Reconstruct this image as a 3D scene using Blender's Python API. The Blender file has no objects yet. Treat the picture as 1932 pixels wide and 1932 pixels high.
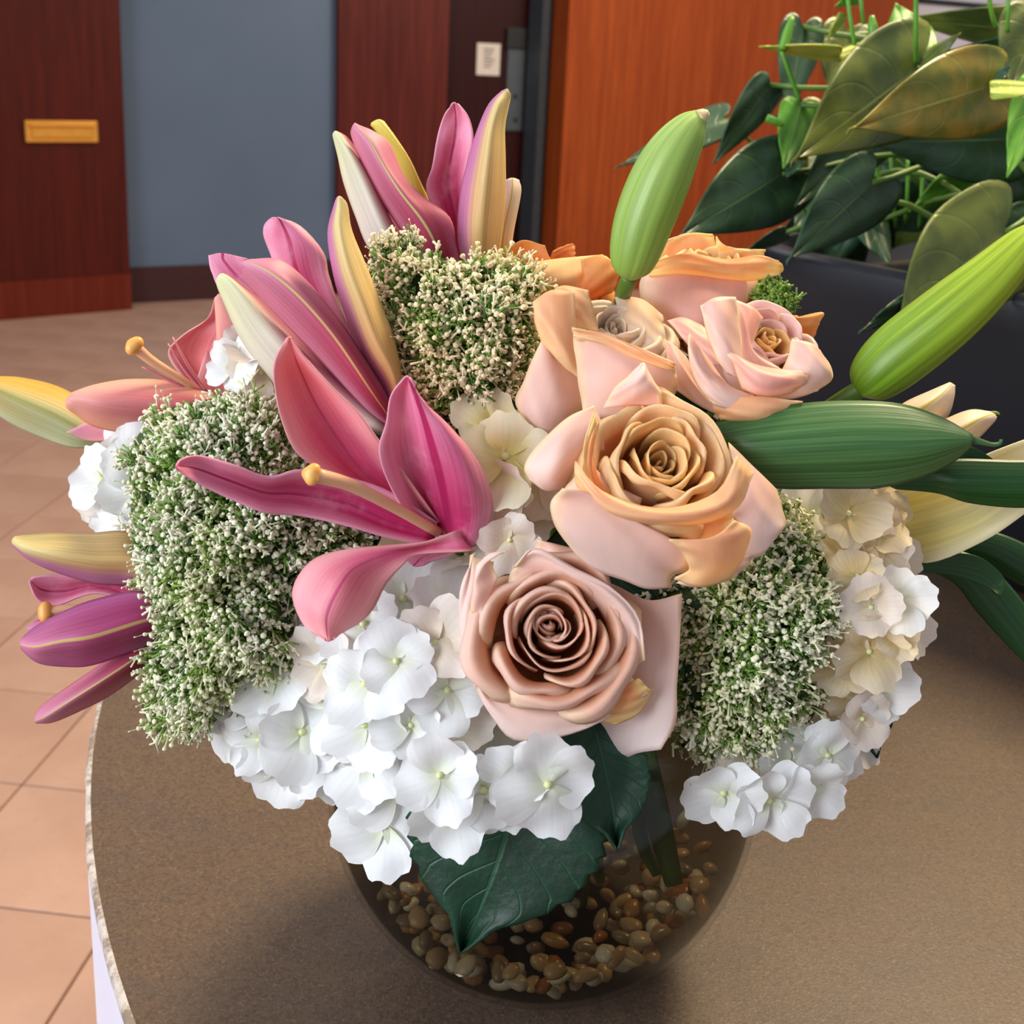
import bpy, math, random
import numpy as np
from mathutils import Vector, Matrix
random.seed(7); rng = np.random.default_rng(7)
sc = bpy.context.scene
COL = sc.collection
R_ = math.radians

# ---------------------------------------------------------------- camera
F, PX, PY = 2227.0, 966.0, 730.0
TH, RO = R_(15.1), R_(2.7)
CH = 1.285                       # camera height above the floor
TZ = CH - 0.39                   # table top height
fw = np.array([0, math.cos(TH), -math.sin(TH)])
up0 = np.array([0, math.sin(TH), math.cos(TH)])
rt0 = np.array([1.0, 0, 0])
RT = rt0*math.cos(RO) + up0*math.sin(RO)
UP = -rt0*math.sin(RO) + up0*math.cos(RO)
CAM = np.array([0, 0, CH])
cd = bpy.data.cameras.new('camera'); cam = bpy.data.objects.new('camera', cd); COL.objects.link(cam)
cam.matrix_world = Matrix(((RT[0], UP[0], -fw[0], 0), (RT[1], UP[1], -fw[1], 0), (RT[2], UP[2], -fw[2], CH), (0, 0, 0, 1)))
cd.sensor_width = 36; cd.lens = 36*F/1932; cd.shift_y = -(966-PY)/1932; cd.clip_start = 0.02; cd.clip_end = 60
cd.dof.use_dof = True; cd.dof.focus_distance = 0.46; cd.dof.aperture_fstop = 20
sc.camera = cam

# ---------------------------------------------------------------- view, world, lights
sc.view_settings.view_transform = 'Standard'; sc.view_settings.look = 'None'
sc.view_settings.gamma = 1.0; sc.view_settings.use_curve_mapping = False
sc.view_settings.exposure = 0.40
wd = bpy.data.worlds.new('world'); sc.world = wd; wd.use_nodes = True
wd.node_tree.nodes['Background'].inputs[0].default_value = (0.93, 0.92, 1.0, 1)
wd.node_tree.nodes['Background'].inputs[1].default_value = 0.36
def spot(name, loc, target, power, color, ang, blend=1.0):
    l = bpy.data.lights.new(name, 'SPOT'); l.energy = power; l.color = color; l.spot_size = R_(ang); l.spot_blend = blend; l.shadow_soft_size = 0.05
    o = bpy.data.objects.new(name, l); COL.objects.link(o); o.location = loc
    o.rotation_euler = (Vector(target)-Vector(loc)).to_track_quat('-Z', 'Y').to_euler()
    return o
def area(name, loc, target, size, power, color, size_y=None):
    l = bpy.data.lights.new(name, 'AREA'); l.energy = power; l.color = color; l.size = size
    if size_y: l.shape = 'RECTANGLE'; l.size_y = size_y
    o = bpy.data.objects.new(name, l); COL.objects.link(o); o.location = loc
    o.rotation_euler = (Vector(target)-Vector(loc)).to_track_quat('-Z', 'Y').to_euler()
    return o
area('window_light', (-2.6, -1.3, 2.1), (0.0, 0.5, 1.0), 2.4, 108, (0.86, 0.93, 1.0), 2.0)
area('ceiling_light_warm', (0.9, 1.5, 2.9), (0.15, 0.5, 1.0), 0.7, 66, (1.0, 0.80, 0.50))
area('ceiling_light_wall', (1.8, 4.6, 3.4), (1.1, 6.3, 0.9), 1.2, 75, (1.0, 0.86, 0.70))
area('ceiling_light_hall', (-1.8, 3.0, 3.4), (-1.3, 3.2, 0.0), 1.6, 16, (1.0, 0.93, 0.85))

spot('ceiling_downlight_right', (0.62, 0.30, 3.0), (0.44, 0.34, 0.9), 60, (1.0, 0.68, 0.32), 10)
# ---------------------------------------------------------------- pixel helpers
def ray(x, y):
    return fw + (x-PX)/F*RT - (y-PY)/F*UP
def P(x, y, d):
    return CAM + ray(x, y)*d
def onz(x, y, z):
    r = ray(x, y); return CAM + r*((z-CH)/r[2])
def camvec(v):
    w = v[0]*RT + v[1]*UP - v[2]*fw
    return w/np.linalg.norm(w)

# ---------------------------------------------------------------- materials
def rgb(h):
    h = h.lstrip('#'); c = [int(h[i:i+2], 16)/255 for i in (0, 2, 4)]
    return tuple(((v+0.055)/1.055)**2.4 if v > 0.04045 else v/12.92 for v in c)+(1,)
class NT:
    def __init__(s, name):
        s.m = bpy.data.materials.new(name); s.m.use_nodes = True; s.t = s.m.node_tree
        s.b = s.t.nodes['Principled BSDF']; s.out = s.t.nodes['Material Output']
    def n(s, typ, **k):
        x = s.t.nodes.new(typ)
        for a, v in k.items(): setattr(x, a, v)
        return x
    def l(s, a, b): s.t.links.new(a, b)
    def math(s, op, a, b=None, c=None):
        x = s.n('ShaderNodeMath', operation=op)
        for i, v in enumerate((a, b, c)):
            if v is None: continue
            if isinstance(v, (int, float)): x.inputs[i].default_value = v
            else: s.l(v, x.inputs[i])
        return x.outputs[0]
    def ss(s, v, a, b):
        x = s.n('ShaderNodeMapRange', interpolation_type='SMOOTHSTEP'); s.l(v, x.inputs[0])
        x.inputs[1].default_value = a; x.inputs[2].default_value = b
        return x.outputs[0]
    def mix(s, f, a, b, mode='MIX'):
        x = s.n('ShaderNodeMix', data_type='RGBA', blend_type=mode)
        for i, v in ((0, f), (6, a), (7, b)):
            if isinstance(v, (int, float)): x.inputs[i].default_value = v
            elif isinstance(v, tuple): x.inputs[i].default_value = v
            else: s.l(v, x.inputs[i])
        return x.outputs[2]
    def noise(s, scale, vec=None, sc3=None, detail=4, rough=0.5, coord='Object'):
        tc = s.n('ShaderNodeTexCoord'); mp = s.n('ShaderNodeMapping')
        s.l(tc.outputs[coord] if vec is None else vec, mp.inputs[0])
        if sc3: mp.inputs[3].default_value = sc3
        x = s.n('ShaderNodeTexNoise'); x.inputs['Scale'].default_value = scale
        x.inputs['Detail'].default_value = detail; x.inputs['Roughness'].default_value = rough
        s.l(mp.outputs[0], x.inputs['Vector']); return x.outputs[0]
    def bump(s, h, strength, dist):
        x = s.n('ShaderNodeBump'); x.inputs['Strength'].default_value = strength; x.inputs['Distance'].default_value = dist
        s.l(h, x.inputs['Height']); s.l(x.outputs[0], s.b.inputs['Normal']); return x.outputs[0]
    def rough(s, v): s.b.inputs['Roughness'].default_value = v
    def translucent(s, col, amt, nrm=None):
        tr = s.n('ShaderNodeBsdfTranslucent'); s.l(col, tr.inputs[0])
        mx = s.n('ShaderNodeMixShader'); mx.inputs[0].default_value = amt
        s.l(s.b.outputs[0], mx.inputs[1]); s.l(tr.outputs[0], mx.inputs[2]); s.l(mx.outputs[0], s.out.inputs[0])

def petal_mat(name, base, tip, edge=None, mid=None, midw=0.07, ea=0.55, eb=1.0, v0=0.1, v1=0.95, streak=0.25, rough=0.45, trans=0.25, vein=30, blotch=0.0, side=None, bmp=0.35):
    """colour driven by the petal's own length (v) and width (u)"""
    m = NT(name); uv = m.n('ShaderNodeUVMap'); sp = m.n('ShaderNodeSeparateXYZ'); m.l(uv.outputs[0], sp.inputs[0])
    au = m.math('ABSOLUTE', m.math('MULTIPLY_ADD', sp.outputs[0], 2.0, -1.0))
    c = m.mix(m.ss(sp.outputs[1], v0, v1), rgb(base), rgb(tip))
    if edge: c = m.mix(m.ss(au, ea, eb), c, rgb(edge))
    if side:  # one flank coloured: (hex, u from, u to)
        c = m.mix(m.ss(sp.outputs[0], side[1], side[2]), c, rgb(side[0]))
    if mid: c = m.mix(m.math('SUBTRACT', 1.0, m.ss(au, midw*0.55, midw)), c, rgb(mid))
    st = m.noise(1.0, uv.outputs[0], (vein, 1.3, 1), 3, 0.6)
    g = m.n('ShaderNodeMapRange'); m.l(st, g.inputs[0]); g.inputs[1].default_value = 0.3; g.inputs[2].default_value = 0.7
    g.inputs[3].default_value = 1-streak; g.inputs[4].default_value = 1+streak*0.35
    cc = m.n('ShaderNodeCombineColor')
    for i in range(3): m.l(g.outputs[0], cc.inputs[i])
    c = m.mix(1.0, c, cc.outputs[0], 'MULTIPLY')
    if blotch:
        bl = m.noise(60, None, None, 4, 0.6)
        c = m.mix(m.math('MULTIPLY', m.ss(bl, 0.48, 0.7), blotch), c, rgb('#f3b7c8'))
    m.l(c, m.b.inputs['Base Color']); m.rough(rough)
    m.bump(st, bmp, 0.0006)
    m.translucent(c, trans)
    return m.m

def leaf_mat(name, c1, c2, veinc, rough=0.35, serr=False, coat=0.0, scale=1.0):
    m = NT(name); uv = m.n('ShaderNodeUVMap'); sp = m.n('ShaderNodeSeparateXYZ'); m.l(uv.outputs[0], sp.inputs[0])
    au = m.math('ABSOLUTE', m.math('MULTIPLY_ADD', sp.outputs[0], 2.0, -1.0))
    nz = m.noise(22*scale, None, None, 4, 0.55)
    c = m.mix(m.ss(nz, 0.38, 0.64), rgb(c1), rgb(c2))
    # side veins: chevrons (v - k*|u|)
    ph = m.math('MULTIPLY', m.math('SUBTRACT', sp.outputs[1], m.math('MULTIPLY', au, 0.28)), 9.0 if serr else 6.0)
    fr = m.math('ABSOLUTE', m.math('SUBTRACT', m.math('FRACT', ph), 0.5))
    vn = m.math('SUBTRACT', 1.0, m.ss(fr, 0.0, 0.07))
    md = m.math('SUBTRACT', 1.0, m.ss(au, 0.01, 0.04))
    c = m.mix(m.math('MULTIPLY', vn, 0.45 if serr else 0.12), c, rgb(veinc))
    c = m.mix(m.math('MULTIPLY', md, 0.55 if serr else 0.8), c, rgb(veinc))
    m.l(c, m.b.inputs['Base Color']); m.rough(rough)
    h = m.math('ADD', m.math('MULTIPLY', m.math('MAXIMUM', vn, md), -1.0), m.math('MULTIPLY', m.noise(230 if serr else 60), 1.6 if serr else .8))
    m.bump(h, 0.4 if serr else 0.25, 0.0008)
    m.translucent(c, 0.18)
    return m.m
def blade_mat(name, c1, c2, rough=0.35, sheen=None):
    m = NT(name); uv = m.n('ShaderNodeUVMap')
    st = m.noise(1.0, uv.outputs[0], (28, 0.8, 1), 3, 0.6)
    c = m.mix(m.ss(st, 0.3, 0.72), rgb(c1), rgb(c2))
    m.l(c, m.b.inputs['Base Color']); m.rough(rough); m.bump(st, 0.3, 0.0006); m.translucent(c, 0.2); return m.m
def plain(name, h, rough=0.5, metal=0, spec=0.5, var=0.0, scale=30, bump=0.0, h2=None, sc3=None, trans=0):
    m = NT(name); c = rgb(h)
    nz = m.noise(scale, None, sc3, 5, 0.6)
    col = m.mix(m.ss(nz, 0.3, 0.7), c, rgb(h2) if h2 else tuple(v*(1-var) for v in c[:3])+(1,))
    m.l(col, m.b.inputs['Base Color']); m.rough(rough); m.b.inputs['Metallic'].default_value = metal
    m.b.inputs['Specular IOR Level'].default_value = spec
    if bump: m.bump(nz, bump, 0.001)
    if trans: m.translucent(col, trans)
    return m.m

def wood_mat(name, a, b, c, rough=0.3):
    m = NT(name)
    n1 = m.noise(3.0, None, (9, 9, 0.35), 6, 0.65); n2 = m.noise(14.0, None, (12, 12, 0.25), 4, 0.7)
    col = m.mix(m.ss(n1, 0.3, 0.72), rgb(a), rgb(b)); col = m.mix(m.math('MULTIPLY', m.ss(n2, 0.35, 0.7), 0.5), col, rgb(c))
    m.l(col, m.b.inputs['Base Color']); m.rough(rough); m.b.inputs['Specular IOR Level'].default_value = 0.22; m.bump(n2, 0.05, 0.001); return m.m

M = {}
M['lily_in'] = petal_mat('lily_inner_pink', '#d43474', '#f89cc0', edge='#fcb0cc', mid='#c42a68', midw=0.10, ea=0.35, eb=1.0, streak=0.22, blotch=0.35)
M['lily_in_soft'] = petal_mat('lily_inner_coral', '#e85c8c', '#ffa8ac', edge='#ffb8bc', mid='#e0588a', midw=0.05, ea=0.3, eb=1.0, streak=0.14, blotch=0.25)
M['lily_out'] = petal_mat('lily_outer_mauve', '#bc3c60', '#ee9cba', edge='#e490a8', mid='#e8d488', midw=0.06, ea=0.4, eb=1.0, streak=0.25)
M['lily_out_white'] = petal_mat('lily_outer_cream', '#f0e4dc', '#eef0c0', edge=None, streak=0.2, side=('#b04c74', 0.52, 0.86), vein=40)
M['lily_out_yellow'] = petal_mat('lily_outer_yellow', '#ecc080', '#f6e6a0', edge=None, streak=0.25, side=('#d88cb8', 0.40, 0.12), vein=34)
M['lily_yellow'] = petal_mat('lily_outer_bright_yellow', '#e0bc3c', '#f2e470', streak=0.2)
M['lily_salmon'] = petal_mat('lily_salmon', '#e0687a', '#f5b0a4', edge='#f6b89c', ea=0.3, streak=0.12)
M['lily_salmon_pink'] = petal_mat('lily_salmon_pink', '#fa8c88', '#fbb0c4', edge='#fcb4b4', ea=0.3, streak=0.2)
M['lily_lime'] = petal_mat('lily_outer_lime', '#d0dcae', '#e6cc80', mid='#cfd07a', midw=0.09, edge='#dfe8c0', streak=0.2, side=('#e2bc50', 0.5, 0.85))
M['lily_purple'] = petal_mat('lily_outer_purple', '#b83c78', '#ea92b8', edge='#cc70a8', mid='#e2bf78', midw=0.07, ea=0.45, streak=0.2)
M['lily_cream'] = petal_mat('lily_cream_yellow', '#f8e880', '#fffbe8', edge='#fff4c8', streak=0.2, vein=16)
M['lily_cream_small'] = petal_mat('lily_cream_blush', '#f6d9a8', '#f8e6d0', mid='#d8c64a', midw=0.10, streak=0.12)
M['rose_peach'] = petal_mat('rose_peach', '#fbc494', '#ffe2b0', edge='#ffdca8', ea=0.5, v0=0.25, v1=0.95, streak=0.05, bmp=0.07, vein=12, trans=0.35, rough=0.5)
M['rose_pink'] = petal_mat('rose_blush_pink', '#fbc0ae', '#fedcd6', edge='#ffe2c8', ea=0.55, v0=0.2, v1=0.9, streak=0.05, bmp=0.07, vein=12, trans=0.35, rough=0.5)
M['rose_dusty'] = petal_mat('rose_dusty_pink', '#e8a070', '#fddccc', edge='#fee0c0', ea=0.5, v0=0.55, v1=1.0, streak=0.05, bmp=0.07, vein=12, trans=0.3, rough=0.5)
M['rose_outer'] = petal_mat('rose_outer_blush', '#fdd2c0', '#fee4da', edge='#ffe6c2', ea=0.7, streak=0.05, bmp=0.07, vein=12, trans=0.3, rough=0.5)
M['rose_cream'] = petal_mat('rose_outer_white_blush', '#fad6c8', '#fcece8', edge='#f8d8c0', ea=0.85, streak=0.05, bmp=0.07, vein=12, trans=0.3, rough=0.5)
M['rose_orange'] = petal_mat('rose_orange', '#f08a44', '#fbbb70', edge='#fab670', ea=0.5, streak=0.05, bmp=0.07, vein=12, trans=0.35, rough=0.5)
M['rose_amber'] = petal_mat('rose_amber', '#fab070', '#ffe0a0', edge='#ffe4a0', ea=0.5, streak=0.05, bmp=0.07, vein=12, trans=0.35, rough=0.5)
M['rose_faded'] = petal_mat('rose_faded_beige', '#f0c8a0', '#f8e6d0', edge='#efe0c4', ea=0.6, streak=0.05, bmp=0.07, vein=12, trans=0.3, rough=0.6)
M['hyd_white'] = petal_mat('hydrangea_white', '#eef2dc', '#fbfcfc', bmp=0.15, streak=0.07, trans=0.3, v0=0.0, v1=0.5, rough=0.55, vein=14)
M['hyd_cream'] = petal_mat('hydrangea_cream', '#ece08c', '#f8f0d0', bmp=0.15, streak=0.07, trans=0.3, v0=0.0, v1=0.8, rough=0.55, vein=14)
M['hyd_blush'] = petal_mat('hydrangea_blush', '#f0e2c8', '#f6eae0', bmp=0.15, streak=0.08, trans=0.3, v0=0.0, v1=0.8, rough=0.55, vein=14)
M['hyd_old'] = petal_mat('hydrangea_aged', '#e4d09a', '#efe0c4', bmp=0.15, streak=0.15, trans=0.3, rough=0.6, vein=14)
M['hyd_eye'] = plain('hydrangea_eye', '#d9dfa0', 0.5)
M['green'] = plain('stem_green', '#5d7f2c', 0.45, h2='#47691f')
M['sepal'] = plain('sepal_green', '#54683a', 0.5, h2='#3c5426')
M['bud_green'] = petal_mat('bud_green', '#8cb04c', '#b4d070', streak=0.25, vein=26, edge='#90b84c', rough=0.4, trans=0.15)
M['bud_lime'] = petal_mat('bud_lime', '#76a024', '#b4cc34', streak=0.4, vein=26, rough=0.4, trans=0.15)
M['blade'] = blade_mat('lily_leaf_green', '#38602f', '#58844c')
M['blade_dark'] = blade_mat('lily_leaf_dark', '#17401a', '#245a22')
M['leaf_hyd'] = leaf_mat('hydrangea_leaf', '#0a301e', '#12432c', '#28603f', 0.5, True)
M['leaf_a'] = leaf_mat('anthurium_olive', '#4a5c28', '#707c34', '#8c9850', 0.33)
M['leaf_b'] = leaf_mat('anthurium_dark', '#2e4c2e', '#40604a', '#64804c', 0.33)
M['leaf_c'] = leaf_mat('anthurium_young', '#5c9a2e', '#74b03c', '#9cc860', 0.4)
M['leaf_y'] = leaf_mat('anthurium_gold', '#6f7a2c', '#a88f38', '#b8b860', 0.33, scale=1.4)
M['spathe'] = leaf_mat('anthurium_spathe', '#a4b43c', '#c4c454', '#d0d080', 0.4)
M['pistil'] = plain('lily_style', '#f2b890', 0.4, h2='#f0c8a0', trans=0.15)
M['stigma'] = plain('lily_stigma', '#eca04a', 0.4, h2='#f4bc6a')
M['filament'] = plain('lily_filament', '#e88494', 0.4)
M['tr_white'] = plain('tiny_flower_cream', '#eeecc4', 0.55, h2='#f8f6e0', trans=0.15)
M['tr_yellow'] = plain('tiny_flower_straw', '#f4e4b4', 0.55, h2='#faf0d0', trans=0.15)
M['tr_green'] = plain('tiny_stalk_green', '#86a640', 0.55, h2='#54802e')
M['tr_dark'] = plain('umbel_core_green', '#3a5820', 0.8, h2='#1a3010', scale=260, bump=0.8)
M['wood_left'] = wood_mat('mahogany_dark', '#3c0c05', '#521608', '#601e0e', 0.45)
M['wood_base'] = wood_mat('mahogany_base', '#601c0c', '#742a16', '#541808', 0.45)
M['wood_mid'] = wood_mat('mahogany_mid', '#501810', '#6a2a1e', '#42100a', 0.45)
M['wood_door'] = wood_mat('mahogany_door', '#2a0403', '#340806', '#220302', 0.5)
M['wood_right'] = wood_mat('cherry_panel', '#8a3a10', '#a64e1c', '#722a08', 0.45)
M['base_dark'] = plain('baseboard_dark', '#3c1412', 0.5, var=0.2)
M['brass'] = plain('brass', '#f4ac44', 0.3, metal=0.45, var=0.1)
M['steel'] = plain('brushed_steel', '#5a6064', 0.4, metal=0.5, var=0.1)
M['black'] = plain('black_metal', '#141414', 0.45, var=0.2)
M['frame_grey'] = plain('frame_grey', '#3a4044', 0.4, var=0.2)
M['paper'] = plain('paper', '#d8ccbc', 0.7, var=0.05)
M['ink'] = plain('ink', '#8a8078', 0.7)
M['white_wall'] = plain('white_wall', '#e8e2e4', 0.7, var=0.05)
M['soil'] = plain('soil', '#1c1610', 0.95, h2='#2e2418', scale=80, bump=1.0)
# blue grey wall
m = NT('grey_wall'); nz = m.noise(1.5, None, None, 3); m.l(m.mix(nz, rgb('#4e6070'), rgb('#62748a')), m.b.inputs['Base Color']); m.rough(0.45); M['wall'] = m.m
# floor tile
m = NT('floor_tile'); n1 = m.noise(3.5, None, None, 6, 0.65); n2 = m.noise(55, None, None, 4, 0.7); oi = m.n('ShaderNodeObjectInfo')
c = m.mix(m.ss(n1, 0.3, 0.7), rgb('#b48d78'), rgb('#c29c86')); c = m.mix(m.math('MULTIPLY', m.ss(n2, 0.5, 0.75), 0.25), c, rgb('#96705c'))
c = m.mix(m.math('MULTIPLY', oi.outputs['Random'], 0.18), c, rgb('#a47c68'))
m.l(c, m.b.inputs['Base Color']); m.rough(0.38); M['tile'] = m.m
M['grout'] = plain('grout', '#7a5c4c', 0.8, var=0.1)
# table stone: sandy brown cast stone
m = NT('cast_stone_top'); n1 = m.noise(2.6, None, None, 5, 0.6); n2 = m.noise(520, None, None, 2, 0.6); n3 = m.noise(14, None, (1, 2.5, 1), 5, 0.7); n4 = m.noise(900, None, None, 2, 0.5)
c = m.mix(m.ss(n1, 0.3, 0.7), rgb('#51433b'), rgb('#5f4b39')); c = m.mix(m.math('MULTIPLY', m.ss(n3, 0.45, 0.7), 0.45), c, rgb('#4c4240'))
c = m.mix(m.math('MULTIPLY', m.ss(n2, 0.47, 0.62), 0.55), c, rgb('#41332a')); c = m.mix(m.math('MULTIPLY', m.ss(n4, 0.55, 0.72), 0.3), c, rgb('#927860'))
m.l(c, m.b.inputs['Base Color']); m.rough(0.5); m.b.inputs['Specular IOR Level'].default_value = 0.35; m.bump(n4, 0.25, 0.0006); M['stone'] = m.m
m = NT('cast_stone_side'); n1 = m.noise(6, None, None, 5, 0.6); m.l(m.mix(n1, rgb('#e2deea'), rgb('#cfccdc')), m.b.inputs['Base Color']); m.rough(0.5); M['stone_side'] = m.m
m = NT('stone_edge'); n1 = m.noise(90, None, None, 5, 0.7); m.l(m.mix(m.ss(n1, 0.4, 0.6), rgb('#c9bdb4'), rgb('#8a7868')), m.b.inputs['Base Color']); m.rough(0.6); m.bump(n1, 1.0, 0.003); M['stone_edge'] = m.m
# planter glaze
m = NT('planter_glaze'); m.b.inputs['Base Color'].default_value = rgb('#17191f'); n1 = m.noise(4); m.l(m.mix(n1, rgb('#101115'), rgb('#23262e')), m.b.inputs['Base Color']); m.rough(0.36); M['planter'] = m.m
# pebbles
def pebble_mat():
    m = NT('pebble'); oi = m.n('ShaderNodeObjectInfo'); r = m.n('ShaderNodeValToRGB'); m.l(oi.outputs['Random'], r.inputs[0])
    cols = ['#c9a57a', '#e6d6bc', '#b98a5a', '#d8c4a8', '#a8663c', '#efe6d6', '#96806a', '#d2ac84']
    r.color_ramp.elements[0].color = rgb(cols[0]); r.color_ramp.elements[1].position = 1/8; r.color_ramp.elements[1].color = rgb(cols[1])
    for i, h in enumerate(cols[2:], 2): e = r.color_ramp.elements.new(i/8); e.color = rgb(h)
    r.color_ramp.interpolation = 'CONSTANT'
    n = m.noise(120); c = m.mix(m.math('MULTIPLY', n, 0.3), r.outputs[0], rgb('#8a6844')); m.l(c, m.b.inputs['Base Color']); m.rough(0.25); return m.m
M['pebble'] = pebble_mat()
def clear_mat(name, tint, fres, rough=0.02):
    m = NT(name); tr = m.n('ShaderNodeBsdfTransparent'); tr.inputs[0].default_value = tint
    gl = m.n('ShaderNodeBsdfGlossy'); gl.inputs['Roughness'].default_value = rough
    lw = m.n('ShaderNodeLayerWeight'); lw.inputs[0].default_value = 0.5
    fa = m.math('MULTIPLY_ADD', m.math('POWER', lw.outputs['Facing'], 4.0), fres, 0.02)
    mx = m.n('ShaderNodeMixShader'); m.l(fa, mx.inputs[0]); m.l(tr.outputs[0], mx.inputs[1]); m.l(gl.outputs[0], mx.inputs[2]); m.l(mx.outputs[0], m.out.inputs[0]); return m.m
M['glass'] = clear_mat('vase_glass', (0.90, 0.91, 0.90, 1), 0.30)
M['water'] = clear_mat('vase_water', (0.46, 0.43, 0.37, 1), 0.10, 0.03)

# ---------------------------------------------------------------- object helpers
ORG = {}
def tag(o, label=None, cat=None, group=None, kind=None):
    if label: o['label'] = label
    if cat: o['category'] = cat
    if group: o['group'] = group
    if kind: o['kind'] = kind
    return o
def thing(name, loc, label, cat, group=None):
    o = bpy.data.objects.new(name, None); COL.objects.link(o); o.location = loc; o.empty_display_size = 0.02
    ORG[o.name] = np.array(loc, float); tag(o, label, cat, group); return o
def mk(name, V, Fc, mat, parent=None, uv=None, smooth=True, solid=0, label=None):
    V = np.asarray(V, float)
    org = ORG[parent.name] if parent is not None else np.zeros(3)
    me = bpy.data.meshes.new(name); me.from_pydata((V-org).tolist(), [], [tuple(f) for f in Fc]); me.update()
    if uv is not None:
        ul = me.uv_layers.new(name='UVMap'); li = np.empty(len(me.loops), int); me.loops.foreach_get('vertex_index', li)
        ul.data.foreach_set('uv', np.asarray(uv, float)[li].ravel())
    if smooth: me.polygons.foreach_set('use_smooth', [True]*len(me.polygons))
    if mat: me.materials.append(M[mat] if isinstance(mat, str) else mat)
    o = bpy.data.objects.new(name, me); COL.objects.link(o)
    if parent is not None: o.parent = parent
    ORG[o.name] = org
    if solid:
        s = o.modifiers.new('thickness', 'SOLIDIFY'); s.thickness = solid; s.offset = 0
    if label: o['label'] = label
    return o
def grid_faces(m, n, flip=False):
    f = []
    for i in range(m-1):
        for j in range(n-1):
            a = i*n+j; q = (a, a+1, a+n+1, a+n); f.append(q[::-1] if flip else q)
    return f
def cr1(pts, n):
    """Catmull-Rom through pts -> n samples (axis 0)"""
    p = np.asarray(pts, float); k = len(p)
    if k == 2: t = np.linspace(0, 1, n)[:, None]; t = t.reshape((n,)+(1,)*(p.ndim-1)); return p[0]*(1-t)+p[1]*t
    e = np.concatenate([[2*p[0]-p[1]], p, [2*p[-1]-p[-2]]])
    s = np.linspace(0, k-1, n); i = np.minimum(s.astype(int), k-2); t = (s-i).reshape((n,)+(1,)*(p.ndim-1))
    a, b, c, d = e[i], e[i+1], e[i+2], e[i+3]
    return 0.5*((2*b)+(-a+c)*t+(2*a-5*b+4*c-d)*t**2+(-a+3*b-3*c+d)*t**3)
def sheet(name, rows, mat, parent, d, dr=0, dc=0, bulge=0, M_=22, N_=14, wr=0.0, solid=0.0006, label=None, ridge=0, edge=0):
    """smooth surface through a small grid of points (x, y[, extra depth]); rows run base -> tip.
    dr, dc: depth change along the rows / columns; bulge: middle comes nearer; ridge: centre line nearer"""
    G = np.array([[(p[0], p[1], p[2] if len(p) > 2 else 0.0) for p in r] for r in rows], float)
    G = cr1(G, M_); G = np.swapaxes(cr1(np.swapaxes(G, 0, 1), N_), 0, 1)
    s = np.linspace(0, 1, M_)[:, None]*np.ones((1, N_)); t = np.linspace(-1, 1, N_)[None, :]*np.ones((M_, 1))
    dd = d + G[..., 2] + dr*s + dc*t*0.5 - bulge*(1-t**2)*np.sin(np.pi*np.clip(s*0.9+0.05, 0, 1)) - ridge*np.exp(-(t/0.18)**2)
    if wr:
        ph = rng.uniform(0, 6.3, 4)
        dd = dd + wr*(np.sin(7*s+3*t+ph[0])*np.abs(t)+0.5*np.sin(13*s-5*t+ph[1])+0.6*np.abs(t)**3*np.sin(19*s+ph[2]))
        G[..., 0] += wr*1200*np.abs(t)**3*np.sin(15*s+ph[3])
    V = CAM + (fw[None, None]+(G[..., 0:1]-PX)/F*RT - (G[..., 1:2]-PY)/F*UP)*dd[..., None]
    uv = np.stack([(t+1)/2, s], -1)
    return mk(name, V.reshape(-1, 3), grid_faces(M_, N_), mat, parent, uv.reshape(-1, 2), solid=solid, label=label)
def tube(name, pts, rad, mat, parent, ns=8, n=16, label=None, cap=True, stuff=False):
    p = cr1(np.asarray(pts, float), n); r = np.interp(np.linspace(0, 1, n), np.linspace(0, 1, len(rad)), rad) if hasattr(rad, '__len__') else np.full(n, rad)
    T = np.gradient(p, axis=0); T /= np.linalg.norm(T, axis=1)[:, None]
    a = np.cross(T[0], [0.3, 0.2, 0.9]); a /= np.linalg.norm(a); V = []
    for i in range(n):
        a = a-T[i]*(a@T[i]); a /= np.linalg.norm(a); b = np.cross(T[i], a)
        for k in range(ns):
            w = 2*math.pi*k/ns; V.append(p[i]+r[i]*(math.cos(w)*a+math.sin(w)*b))
    Fc = [(i*ns+k, i*ns+(k+1) % ns, (i+1)*ns+(k+1) % ns, (i+1)*ns+k) for i in range(n-1) for k in range(ns)]
    if cap: Fc += [tuple(range(ns))[::-1], tuple((n-1)*ns+k for k in range(ns))]
    uv = [(k/ns, i/(n-1)) for i in range(n) for k in range(ns)]
    return mk(name, V, Fc, mat, parent, uv, label=label)
def lathe(name, prof, c, mat, parent, ns=64, closed=False, label=None):
    V = [(c[0]+r*math.cos(2*math.pi*k/ns), c[1]+r*math.sin(2*math.pi*k/ns), c[2]+z) for r, z in prof for k in range(ns)]
    n = len(prof); Fc = [(i*ns+k, i*ns+(k+1) % ns, (i+1)*ns+(k+1) % ns, (i+1)*ns+k) for i in range(n-1) for k in range(ns)]
    if closed: Fc += [((n-1)*ns+k, (n-1)*ns+(k+1) % ns, (k+1) % ns, k) for k in range(ns)]
    return mk(name, V, Fc, mat, parent, label=label)
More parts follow.
